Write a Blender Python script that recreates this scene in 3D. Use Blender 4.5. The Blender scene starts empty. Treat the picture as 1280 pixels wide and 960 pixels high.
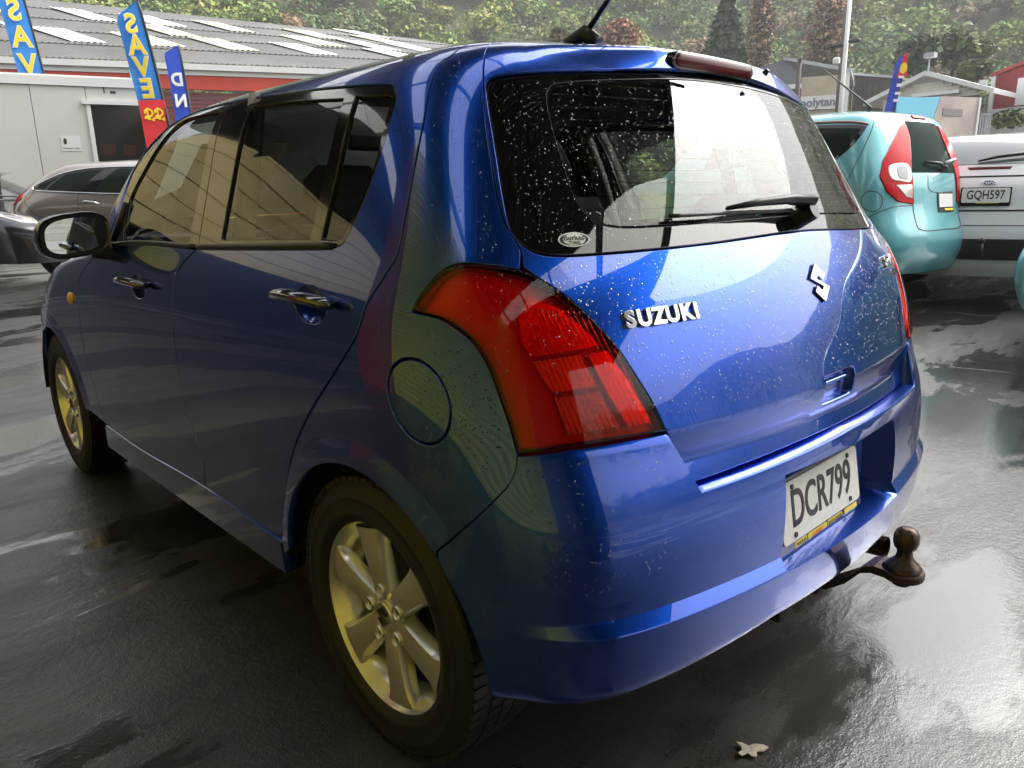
import bpy, math, random
import numpy as np
from mathutils import Matrix, Vector
from mathutils.geometry import delaunay_2d_cdt
R = math.radians
SC = bpy.context.scene
COL = SC.collection
rng = np.random.default_rng(7)
random.seed(7)
# ================================================================ camera, sky, sun, exposure
cd = bpy.data.cameras.new('camera'); cam = bpy.data.objects.new('camera', cd); COL.objects.link(cam)
CP = (-1.18718, 1.56090, 1.13958); YAW, PIT, ROL, FPX = R(-43.2754), R(-14.1754), R(.97348), 929.896
_f = np.array([math.cos(YAW)*math.cos(PIT), math.sin(YAW)*math.cos(PIT), math.sin(PIT)])
_r = np.array([math.sin(YAW), -math.cos(YAW), 0.]); _d = np.cross(_f, _r)
_R0, _R1 = math.cos(ROL)*_r+math.sin(ROL)*_d, -math.sin(ROL)*_r+math.cos(ROL)*_d
cam.matrix_world = Matrix([[_R0[i], -_R1[i], -_f[i], CP[i]] for i in range(3)]+[[0, 0, 0, 1]])
cd.sensor_width = 36; cd.lens = FPX/1280*36; cd.clip_start = .02; cd.clip_end = 2000
SC.camera = cam
W = bpy.data.worlds.new('World'); SC.world = W; W.use_nodes = True
nt = W.node_tree; bg = nt.nodes['Background']
sky = nt.nodes.new('ShaderNodeTexSky'); sky.sky_type = 'NISHITA'; sky.sun_disc = False
SUN_EL, SUN_AZ = R(50), R(248)     # direction the light comes from, az measured from +x towards +y
sky.sun_elevation = SUN_EL; sky.sun_rotation = R(90)-SUN_AZ
sky.air_density = 1.6; sky.dust_density = 6.0; sky.ozone_density = 1.0
hs = nt.nodes.new('ShaderNodeHueSaturation'); hs.inputs['Saturation'].default_value = .22
nt.links.new(sky.outputs[0], hs.inputs['Color']); nt.links.new(hs.outputs[0], bg.inputs[0]); bg.inputs[1].default_value = .15
sl = bpy.data.lights.new('sun', 'SUN'); sl.energy = 1.15; sl.angle = R(60); sl.color = (1, .96, .9)
sun = bpy.data.objects.new('sun', sl); COL.objects.link(sun)
sdir = Vector((math.cos(SUN_EL)*math.cos(SUN_AZ), math.cos(SUN_EL)*math.sin(SUN_AZ), math.sin(SUN_EL)))
sun.rotation_euler = sdir.to_track_quat('Z', 'Y').to_euler(); sun.location = (0, 0, 60)
SC.view_settings.view_transform = 'Standard'; SC.view_settings.look = 'None'; SC.view_settings.exposure = 1.5; SC.view_settings.gamma = 1
SC.cycles.use_denoising = True; SC.cycles.max_bounces = 10; SC.cycles.volume_bounces = 0; SC.cycles.transparent_max_bounces = 24; SC.cycles.transmission_bounces = 10
SC.cycles.sample_clamp_indirect = 6; SC.cycles.caustics_reflective = False; SC.cycles.caustics_refractive = False

# ================================================================ materials
def node(m, t, **k):
    n = m.node_tree.nodes.new(t)
    for a, b in k.items(): setattr(n, a, b)
    return n
def mat(name, col, rough=.5, metal=0., spec=.5, coat=0., coat_ior=1.5, coat_rough=.02, trans=0., ior=1.45, emit=None, estr=0., var=None, bump=None, rvar=None, coords='Object', alpha=1., vcol=None):
    m = bpy.data.materials.new(name); m.use_nodes = True
    L = m.node_tree.links; b = m.node_tree.nodes['Principled BSDF']; I = b.inputs
    c = tuple(col)+(1,)
    I['Base Color'].default_value = c; I['Roughness'].default_value = rough; I['Metallic'].default_value = metal
    I['Specular IOR Level'].default_value = spec; I['Coat Weight'].default_value = coat; I['Coat IOR'].default_value = coat_ior; I['Coat Roughness'].default_value = coat_rough
    I['Transmission Weight'].default_value = trans; I['IOR'].default_value = ior
    if emit: I['Emission Color'].default_value = tuple(emit)+(1,); I['Emission Strength'].default_value = estr
    tc = node(m, 'ShaderNodeTexCoord').outputs[coords] if (var or bump or rvar) else None
    def noise(sc, det=4, dist=0.):
        n = node(m, 'ShaderNodeTexNoise'); n.inputs['Scale'].default_value = sc; n.inputs['Detail'].default_value = det; n.inputs['Distortion'].default_value = dist
        L.new(tc, n.inputs['Vector']); return n.outputs['Fac']
    src = None
    if vcol:
        v = node(m, 'ShaderNodeVertexColor', layer_name=vcol); src = v.outputs[0]; L.new(src, I['Base Color'])
    if var:   # (scale, amount[, second colour])
        mx = node(m, 'ShaderNodeMix', data_type='RGBA'); f = noise(var[0])
        r = node(m, 'ShaderNodeMapRange'); r.inputs[1].default_value = .35; r.inputs[2].default_value = .68; L.new(f, r.inputs[0]); L.new(r.outputs[0], mx.inputs[0])
        c2 = tuple(var[2])+(1,) if len(var) > 2 else tuple(x*(1-var[1]) for x in col)+(1,)
        mx.inputs[6].default_value = c; mx.inputs[7].default_value = c2
        if src: L.new(src, mx.inputs[6])
        L.new(mx.outputs[2], I['Base Color'])
    if rvar:  # (scale, lo, hi)
        r = node(m, 'ShaderNodeMapRange'); r.inputs[1].default_value = .3; r.inputs[2].default_value = .7; r.inputs[3].default_value = rvar[1]; r.inputs[4].default_value = rvar[2]
        L.new(noise(rvar[0]), r.inputs[0]); L.new(r.outputs[0], I['Roughness'])
    if bump:  # (scale, strength, distance)
        bn = node(m, 'ShaderNodeBump'); bn.inputs['Strength'].default_value = bump[1]; bn.inputs['Distance'].default_value = bump[2]
        L.new(noise(bump[0]), bn.inputs['Height']); L.new(bn.outputs[0], I['Normal'])
    return m
def glass(name, tint, refl=1.0, ior=1.5, rough=0.):
    """one thin pane: fresnel gloss over tinted see-through"""
    m = bpy.data.materials.new(name); m.use_nodes = True; n = m.node_tree.nodes; L = m.node_tree.links
    n.remove(n['Principled BSDF']); out = n['Material Output']
    t = node(m, 'ShaderNodeBsdfTransparent'); t.inputs[0].default_value = tuple(tint)+(1,)
    g = node(m, 'ShaderNodeBsdfGlossy'); g.inputs['Roughness'].default_value = rough; g.inputs[0].default_value = (refl, refl, refl, 1)
    fr = node(m, 'ShaderNodeFresnel'); fr.inputs[0].default_value = ior
    mx = node(m, 'ShaderNodeMixShader'); L.new(fr.outputs[0], mx.inputs[0]); L.new(t.outputs[0], mx.inputs[1]); L.new(g.outputs[0], mx.inputs[2]); L.new(mx.outputs[0], out.inputs[0])
    return m

# ================================================================ object helpers
def tag(o, label=None, cat=None, group=None, kind=None):
    if label: o['label'] = label
    if cat: o['category'] = cat
    if group: o['group'] = group
    if kind: o['kind'] = kind
    return o
def empty(name, loc=(0, 0, 0), rz=0., parent=None):
    o = bpy.data.objects.new(name, None); COL.objects.link(o); o.location = loc; o.rotation_euler = (0, 0, rz); o.parent = parent
    o.empty_display_size = .1
    return o
def mesh(name, v, f, m, parent=None, smooth=False, sharp=None, nrm=None, col=None):
    me = bpy.data.meshes.new(name)
    v = np.asarray(v, float)
    if isinstance(f, np.ndarray):
        nf, k = f.shape
        me.vertices.add(len(v)); me.vertices.foreach_set('co', v.ravel()); me.loops.add(nf*k); me.loops.foreach_set('vertex_index', f.ravel().astype(np.int32))
        me.polygons.add(nf); me.polygons.foreach_set('loop_start', np.arange(0, nf*k, k, dtype=np.int32)); me.update(calc_edges=True)
    else: me.from_pydata(v.tolist(), [], [tuple(int(i) for i in q) for q in f]); me.update()
    if smooth or sharp or nrm is not None:
        me.polygons.foreach_set('use_smooth', np.ones(len(me.polygons), bool))
    if sharp: me.set_sharp_from_angle(angle=R(sharp))
    if nrm is not None: me.normals_split_custom_set_from_vertices([tuple(x) for x in nrm])
    if col is not None:
        ca = me.color_attributes.new('tint', 'FLOAT_COLOR', 'POINT'); ca.data.foreach_set('color', np.c_[col, np.ones(len(col))].astype(np.float32).ravel())
    if m: me.materials.append(m)
    o = bpy.data.objects.new(name, me); COL.objects.link(o); o.parent = parent
    return o
class MB:
    """collects plain shapes into one mesh"""
    def __init__(s): s.v, s.f = [], []
    def add(s, v, f):
        k = len(s.v); s.v += [tuple(map(float, p)) for p in v]; s.f += [tuple(i+k for i in q) for q in f]; return s
    def box(s, c, d, M=None, bev=0.):
        x, y, z = [q/2 for q in d]
        if bev:
            b = min(bev, x*.9, y*.9, z*.9); P = []
            for sx in (-1, 1):
                for sy in (-1, 1):
                    for sz in (-1, 1): P += [(sx*(x-b), sy*(y-b), sz*z), (sx*(x-b), sy*y, sz*(z-b)), (sx*x, sy*(y-b), sz*(z-b))]
            V = P
            import bmesh
            bm = bmesh.new()
            for p in P: bm.verts.new(p)
            bmesh.ops.convex_hull(bm, input=bm.verts); bm.verts.index_update()
            V = [tuple(q.co) for q in bm.verts]; F = [tuple(q.index for q in g.verts) for g in bm.faces]; bm.free()
        else:
            V = [(a, b, c_) for a in (-x, x) for b in (-y, y) for c_ in (-z, z)]
            F = [(0, 1, 3, 2), (4, 6, 7, 5), (0, 4, 5, 1), (2, 3, 7, 6), (0, 2, 6, 4), (1, 5, 7, 3)]
        if M is not None: V = [M @ Vector(p) for p in V]
        return s.add([(p[0]+c[0], p[1]+c[1], p[2]+c[2]) for p in V], F)
    def span(s, lo, hi, bev=0.): return s.box([(a+b)/2 for a, b in zip(lo, hi)], [b-a for a, b in zip(lo, hi)], bev=bev)
    def tube(s, pts, r, n=10, caps=True, flat=1.):
        pts = [Vector(p) for p in pts]; rr = r if isinstance(r, (list, tuple)) else [r]*len(pts); k = len(pts); V = []; up = None
        for i, p in enumerate(pts):
            t = (pts[min(i+1, k-1)]-pts[max(i-1, 0)]).normalized()
            if up is None: up = Vector((0, 0, 1)) if abs(t.z) < .9 else Vector((1, 0, 0))
            a = t.cross(up).normalized(); b = a.cross(t).normalized(); up = b
            for j in range(n):
                q = 2*math.pi*j/n; V.append(p+a*math.cos(q)*rr[i]+b*math.sin(q)*rr[i]*flat)
        F = [(i*n+j, i*n+(j+1) % n, (i+1)*n+(j+1) % n, (i+1)*n+j) for i in range(k-1) for j in range(n)]
        if caps: F += [tuple(range(n-1, -1, -1)), tuple((k-1)*n+j for j in range(n))]
        return s.add(V, F)
    def lathe(s, prof, n=48, axis='y', c=(0, 0, 0)):
        """prof: (radius, along-axis)"""
        V = []; k = len(prof)
        for i in range(n):
            q = 2*math.pi*i/n
            for r, a in prof:
                p = {'y': (r*math.cos(q), a, r*math.sin(q)), 'z': (r*math.cos(q), r*math.sin(q), a), 'x': (a, r*math.cos(q), r*math.sin(q))}[axis]
                V.append((p[0]+c[0], p[1]+c[1], p[2]+c[2]))
        F = [(i*k+j, i*k+j+1, ((i+1) % n)*k+j+1, ((i+1) % n)*k+j) for i in range(n) for j in range(k-1)]
        return s.add(V, F)
    def half(s, x0, sg, r=.366):
        V = []; n = 25
        for i in range(n):
            a = math.pi*(.01+.98*i/(n-1)); c_, s_ = math.cos(a), math.sin(a)
            V += [(x0+r*c_, (.80 if c_ < 0 else .835)*sg, .30+r*s_), (x0+(r-.004)*c_, .50*sg, .30+(r-.004)*s_), (x0+.05*c_, .50*sg, .30+.05*s_)]
        return s.add(V, [(i*3+j, i*3+j+1, i*3+j+4, i*3+j+3) for i in range(n-1) for j in range(2)])
    def prism(s, poly, a, b, to=lambda u, v, w: (u, v, w)):
        n = len(poly); V = [to(x, y, a) for x, y in poly]+[to(x, y, b) for x, y in poly]
        return s.add(V, [tuple(range(n-1, -1, -1)), tuple(range(n, 2*n))]+[(i, (i+1) % n, (i+1) % n+n, i+n) for i in range(n)])
    def build(s, name, m, parent=None, smooth=False, sharp=None): return mesh(name, s.v, s.f, m, parent, smooth, sharp)
def text(name, body, size, M, m, parent=None, ext=.001, sx=1., align='CENTER', bevel=0., bold=0.):
    cu = bpy.data.curves.new(name, 'FONT'); cu.body = body; cu.size = size; cu.extrude = ext; cu.align_x = align; cu.align_y = 'CENTER'; cu.bevel_depth = bevel; cu.offset = bold
    cu.resolution_u = 4
    tmp = bpy.data.objects.new(name, cu); COL.objects.link(tmp)
    dg = bpy.context.evaluated_depsgraph_get(); me = bpy.data.meshes.new_from_object(tmp.evaluated_get(dg)); COL.objects.unlink(tmp); bpy.data.objects.remove(tmp)
    me.transform(M @ Matrix.Diagonal((sx, 1, 1, 1))); me.materials.clear(); me.materials.append(m)
    o = bpy.data.objects.new(name, me); COL.objects.link(o); o.parent = parent
    return o
def frame(o, x, y):
    """matrix with local x, y axes given, z = x cross y"""
    x = Vector(x).normalized(); z = x.cross(Vector(y)).normalized(); y = z.cross(x)
    return Matrix([[x[i], y[i], z[i], o[i]] for i in range(3)]+[[0, 0, 0, 1]])
def copy_tree(o, parent=None):
    c = o.copy(); COL.objects.link(c); c.parent = parent
    for ch in [q for q in o.children]: copy_tree(ch, c)
    return c
def cr(pts, h, closed=False):
    """Catmull-Rom through points, sampled at about h"""
    P = np.asarray(pts, float); n = len(P); out = []
    if n < 3 and not closed:
        L = np.hypot(*(P[1]-P[0])); k = max(1, int(round(L/h))); return [tuple(P[0]+(P[1]-P[0])*i/k) for i in range(k+1)]
    rngi = range(n) if closed else range(n-1)
    for i in rngi:
        if closed: a, b, c, d = P[i-1], P[i], P[(i+1) % n], P[(i+2) % n]
        else:
            b, c = P[i], P[i+1]; a = P[i-1] if i > 0 else 2*b-c; d = P[i+2] if i+2 < n else 2*c-b
        k = max(1, int(math.ceil(np.hypot(*(c-b))/h)))
        for j in range(k):
            t = j/k; out.append(tuple(.5*((2*b)+(c-a)*t+(2*a-5*b+4*c-d)*t*t+(3*b-a-3*c+d)*t**3)))
    if not closed: out.append(tuple(P[-1]))
    return out
def inpoly(px, py, poly):
    poly = np.asarray(poly); x, y = poly[:, 0], poly[:, 1]; x2, y2 = np.roll(x, -1), np.roll(y, -1)
    res = np.zeros(len(px), bool)
    for a, b, c, d in zip(x, y, x2, y2):
        if b == d: continue
        res ^= ((b > py) != (d > py)) & (px < (c-a)*(py-b)/(d-b)+a)
    return res
# ---------------------------------------------------------------- lofted car skin (uniform cubic B-spline net)
def bsp(t):
    return np.stack([(1-t)**3, 3*t**3-6*t**2+4, -3*t**3+3*t**2+3*t+1, t**3], -1)/6.
class Skin:
    """u: station index, 0 at the middle of the tail, + to the left side and forward; v: level index from sill to roof spine."""
    SU, SV = .15, .10
    def __init__(s, lv, belt, nup, nroof, taper, rail, roofz, xf, ns=22, wup=None, tail=None):
        it = lambda tab, x: np.interp(x, [a for a, _ in tab], [b for _, b in tab])
        s.nl = len(lv); rows = []
        zt = [l[0] for l in lv]
        def lvat(z): return [np.interp(z, zt, [l[k] for l in lv]) for k in range(1, 6)]
        def outline(z, dz_w=0):
            Xr, b, Wc, xs, W = lvat(z)
            P = []
            for k in range(4): y = Wc*k/4.; P.append((Xr+b*y*y, y))
            p0 = np.array((Xr+b*Wc*Wc, Wc)); p3 = np.array((xs, W))
            t0 = np.array((2*b*Wc, 1.)); t0 /= np.hypot(*t0); L = np.hypot(*(p3-p0))
            p1 = p0+t0*L*.47; p2 = p3+np.array((-1., 0))*L*.47
            for t in (0, .25, .5, .75): P.append(tuple((1-t)**3*p0+3*t*(1-t)**2*p1+3*t*t*(1-t)*p2+t**3*p3))
            for m in range(ns+1):
                x = xs+(xf-xs)*m/ns
                P.append((x, W-it(taper, x)))
            return P
        n = 8+ns+1
        lo = [l[0] for l in lv if l[0] <= belt+1e-6]; s.zlow = lo
        net = np.zeros((n, len(lo)+nup+nroof, 3))
        for j, z in enumerate(lo):
            for i, (x, y) in enumerate(outline(z)):
                zz = z; zq = it(rail, x)
                if i >= 8 and zq < belt+.0 and z > .45: zz = .45+(z-.45)*(zq-.02-.45)/(belt-.45)
                net[i, j] = (x, y, zz)
        top = max(zt)
        for i in range(n):
            xb = net[i, len(lo)-1, 0]
            # rail height for this station: iterate because the station leans
            zr = top
            for _ in range(6):
                x = outline(min(zr, top))[i][0] if i >= 8 else xb
                zr = min(it(rail, x), top) if i >= 8 else top
            zr = max(zr, 0)
            for k in range(1, nup+1):
                z = belt+(zr-belt)*k/nup; zb = net[i, len(lo)-1, 2]
                if zr >= belt: x, y = outline(z)[i]
                else:
                    x, y = outline(belt)[i]; y -= .05*k/nup; z = zb+(zr-zb)*k/nup
                net[i, len(lo)+k-1] = (x, y, z)
            x, y, z = net[i, len(lo)+nup-1]
            xe = .12+.16*i/10 if i < 10 else x
            for k in range(1, nroof+1):
                f = k/nroof
                X = x+(xe-x)*f; Y = y*(1-f); R = it(roofz, X)
                Z = z+(R-z)*(1-(1-f)**2.4)
                net[i, len(lo)+nup+k-1] = (X, Y, Z)
        net = np.concatenate([net, net[:, -2:-1]*[1, -1, 1]], 1)
        s.net = np.concatenate([net[:0:-1]*[1, -1, 1], net], 0); s.n = n
        s.u1 = n-2; s.nv = net.shape[1]; s.v1 = s.nv-2
    def P(s, u, v):
        u = np.atleast_1d(np.asarray(u, float)); v = np.atleast_1d(np.asarray(v, float))
        U = np.clip(u+s.n-1, 1, 2*s.n-3-1e-9); V = np.clip(v, 1, s.nv-2-1e-9)
        U, V = np.broadcast_arrays(U, V); i = U.astype(int); j = V.astype(int)
        bu = bsp(U-i); bv = bsp(V-j)
        if not hasattr(s, 'ar'): s.ar = np.arange(4)
        G = s.net[(i-1)[..., None, None]+s.ar[:, None], (j-1)[..., None, None]+s.ar]
        return np.einsum('...a,...b,...abk->...k', bu, bv, G)
    def N(s, u, v, f=None):
        f = f or s.P; e = .03
        d = np.cross(f(np.asarray(u)+e, v)-f(np.asarray(u)-e, v), f(u, np.asarray(v)+e)-f(u, np.asarray(v)-e))
        return -d/np.maximum(np.linalg.norm(d, axis=-1, keepdims=True), 1e-9)
    def vz(s, z):  # level index of a height on the lower body
        vv = np.linspace(1, len(s.zlow)-2, 400); zz = s.P(np.full(400, 12.), vv)[:, 2]
        return np.interp(z, zz, vv)
#        z     Xr    b    Wc   xs    W
HERO_LV = [(.10, -.545, .20, .60, -.20, .80), (.20, -.570, .20, .61, -.20, .822), (.31, -.592, .20, .61, -.20, .842), (.42, -.604, .20, .61, -.20, .849), (.52, -.610, .20, .605, -.20, .853),
 (.62, -.600, .20, .585, -.20, .857), (.72, -.560, .20, .575, -.19, .860), (.82, -.530, .18, .585, -.18, .860), (.91, -.503, .19, .585, -.16, .851), (.99, -.470, .215, .575, -.13, .832),
 (1.10, -.415, .27, .545, -.08, .794), (1.20, -.362, .30, .51, -.03, .754), (1.30, -.304, .30, .51, .02, .718), (1.37, -.260, .30, .50, .06, .682), (1.41, -.228, .30, .49, .09, .645)]
HERO = dict(lv=HERO_LV, belt=.99, nup=5, nroof=6, xf=3.10,
 taper=[(-.3, .0), (.4, 0), (1.2, .004), (2.0, .008), (2.4, .010), (2.6, .018), (2.8, .055), (2.95, .13), (3.10, .30)],
 rail=[(-.3, 1.41), (.2, 1.428), (.7, 1.450), (.95, 1.452), (1.12, 1.438), (1.25, 1.41), (1.36, 1.37), (1.45, 1.30), (1.54, 1.19), (1.63, 1.04), (1.75, .985), (2.0, .955), (2.2, .93), (2.38, .88), (2.5, .82), (2.67, .73), (2.8, .65), (3.10, .45)],
 roofz=[(-.25, 1.455), (-.05, 1.474), (.2, 1.486), (.7, 1.50), (1.0, 1.485), (1.12, 1.458), (1.3, 1.37), (1.6, 1.19), (1.92, 1.005), (2.2, .965), (2.6, .89), (2.9, .80), (3.10, .70)])

def uv_side_n(S, x, z):
    """stations and levels of points given in side view"""
    x, z = np.asarray(x, float), np.asarray(z, float); u = np.full(x.shape, 12.); v = np.full(x.shape, 4.)
    for _ in range(30):
        p = S.P(u, v); e = .02; du = (S.P(u+e, v)-p)/e; dv = (S.P(u, v+e)-p)/e
        a, b, c, d = du[:, 0], dv[:, 0], du[:, 2], dv[:, 2]; det = a*d-b*c; det = np.where(abs(det) < 1e-7, 1e-7, det)
        r0, r1 = x-p[:, 0], z-p[:, 2]
        u = np.clip(u+np.clip((d*r0-b*r1)/det, -1.5, 1.5), 4.5, S.u1); v = np.clip(v+np.clip((a*r1-c*r0)/det, -1.5, 1.5), 1, S.v1)
    return [(float(q), float(w)) for q, w in zip(u, v)]
def ring2(poly, d):
    """inset a closed 2-D loop by d"""
    P = np.asarray(poly); a, c = np.roll(P, 1, 0), np.roll(P, -1, 0)
    t1 = P-a; t2 = c-P; t1 /= np.maximum(np.linalg.norm(t1, axis=1, keepdims=True), 1e-9); t2 /= np.maximum(np.linalg.norm(t2, axis=1, keepdims=True), 1e-9)
    n1 = np.c_[-t1[:, 1], t1[:, 0]]; n2 = np.c_[-t2[:, 1], t2[:, 0]]; n = n1+n2; n /= np.maximum(np.linalg.norm(n, axis=1, keepdims=True), 1e-6)
    k = np.clip(1/np.maximum((n*n1).sum(1), .35), 1, 2.2)[:, None]
    area = .5*np.sum(P[:, 0]*c[:, 1]-c[:, 0]*P[:, 1]); return P+n*k*d*(1 if area > 0 else -1)
def loop_of(segs, S, hb):
    out = []
    for sg in segs:
        q = cr([(a*S.SU, b*S.SV) for a, b in sg], hb)
        if out and np.hypot(out[-1][0]-q[0][0], out[-1][1]-q[0][1]) < 1e-4: q = q[1:]
        out += q
    if np.hypot(out[0][0]-out[-1][0], out[0][1]-out[-1][1]) < 1e-4: out = out[:-1]
    return out
def patch(S, name, segs, m, parent=None, h=.03, hb=.012, gap=.0022, depth=.014, off=0., disp=None, holes=(), extra=(), mirror=False, rnd=.0016):
    """a trimmed piece of the skin with rounded, folded-in edges. segs: list of smooth uv runs joined at corners"""
    loops = [loop_of(segs, S, hb)]+[loop_of(hh, S, hb) for hh in holes]
    if mirror: loops = [[(-a, b) for a, b in l] for l in loops]
    outer = ring2(loops[0], gap); H = [ring2(l, -gap) for l in loops[1:]]
    A = [ring2(loops[0], gap+rnd)]+[ring2(l, -gap-rnd) for l in loops[1:]]
    B = [outer]+H
    lo, hi = A[0].min(0), A[0].max(0)
    gx, gy = np.meshgrid(np.arange(lo[0]+h/2, hi[0], h), np.arange(lo[1]+h/2, hi[1], h)); g = np.c_[gx.ravel(), gy.ravel()]
    if len(extra): g = np.r_[g, np.asarray(extra)*[S.SU*(-1 if mirror else 1), S.SV]]
    keep = inpoly(g[:, 0], g[:, 1], A[0])
    for q in A[1:]: keep &= ~inpoly(g[:, 0], g[:, 1], q)
    g = g[keep]; bd = np.concatenate(A)
    dmin = np.array([np.min(np.hypot(bd[:, 0]-p[0], bd[:, 1]-p[1])) for p in g]) if len(g) else np.zeros(0)
    g = g[dmin > min(h*.45, hb*.8)]
    pts = np.concatenate([bd, g]); edges = []; k = 0
    for q in A:
        n = len(q); edges += [(k+i, k+(i+1) % n) for i in range(n)]; k += n
    r = delaunay_2d_cdt([Vector(p) for p in pts], edges, [], 0, 1e-7)
    V2 = np.array([tuple(p) for p in r[0]]); T = np.array([tuple(t) for t in r[2]]); c = V2[T].mean(1)
    ok = inpoly(c[:, 0], c[:, 1], A[0])
    for q in A[1:]: ok &= ~inpoly(c[:, 0], c[:, 1], q)
    T = T[ok]
    def F(u, v, o=0.):
        p = S.P(u, v); d = off+o+(disp(np.abs(u) if mirror else u, v) if disp else 0.)
        return p+S.N(u, v)*np.reshape(d, (-1, 1)) if np.ndim(d) else p+S.N(u, v)*d
    def ev(q, o): return F(q[:, 0]/S.SU, q[:, 1]/S.SV, o)
    uu, vv = V2[:, 0]/S.SU, V2[:, 1]/S.SV
    X = F(uu, vv); N = S.N(uu, vv, F) if disp else S.N(uu, vv)
    f = [tuple(t) for t in T]
    # orient
    e1 = X[T[:, 1]]-X[T[:, 0]]; e2 = X[T[:, 2]]-X[T[:, 0]]
    flip = (np.cross(e1, e2)*N[T[:, 0]]).sum(1) < 0
    f = [(t[0], t[2], t[1]) if fl else t for t, fl in zip(f, flip)]
    Vs = [X]; Ns = [N]; k = len(X)
    idx = {}
    for i, src in enumerate(r[3]):
        for q in src: idx.setdefault(q, i)
    base = 0
    for li, (a, b) in enumerate(zip(A, B)):
        n = len(a); out2 = (b-a); out2 /= np.maximum(np.linalg.norm(out2, axis=1, keepdims=True), 1e-9)
        pb, pa = ev(b, 0), ev(a, 0); o3 = pb-pa; o3 /= np.maximum(np.linalg.norm(o3, axis=1, keepdims=True), 1e-9)
        nb = S.N(b[:, 0]/S.SU, b[:, 1]/S.SV)
        Vs += [ev(b, -rnd*.8), ev(b, -depth)]; nn = nb*.5+o3; nn /= np.linalg.norm(nn, axis=1, keepdims=True); Ns += [nn, o3]
        for i in range(n):
            j = (i+1) % n; ia, ja = idx.get(base+i), idx.get(base+j)
            if ia is None or ja is None: continue
            q1 = (ia, ja, k+j, k+i); q2 = (k+i, k+j, k+n+j, k+n+i)
            f += [q1, q2]
        base += n; k += 2*n
    X = np.concatenate(Vs); N = np.concatenate(Ns)
    # orient edge quads outward by their normals
    g2 = []
    for q in f:
        if len(q) == 4:
            nn = np.cross(X[q[1]]-X[q[0]], X[q[2]]-X[q[0]])
            if nn @ N[q[2]] < 0: q = q[::-1]
        g2.append(q)
    return mesh(name, X, g2, m, parent, nrm=N)
def skin_grid(S, name, us, vs, m, parent=None, off=0., skip=None, sharp=None, F=None):
    U, V = np.meshgrid(us, vs, indexing='ij'); a, b = U.ravel(), V.ravel()
    X = F(a, b) if F else S.P(a, b)+S.N(a, b)*off
    nu, nv = len(us), len(vs); f = []
    for i in range(nu-1):
        for j in range(nv-1):
            q = (i*nv+j, i*nv+j+1, (i+1)*nv+j+1, (i+1)*nv+j)
            if skip is not None and skip(X[list(q)].mean(0)): continue
            f.append(q)
    return mesh(name, X, f, m, parent, smooth=True, sharp=sharp)
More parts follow.
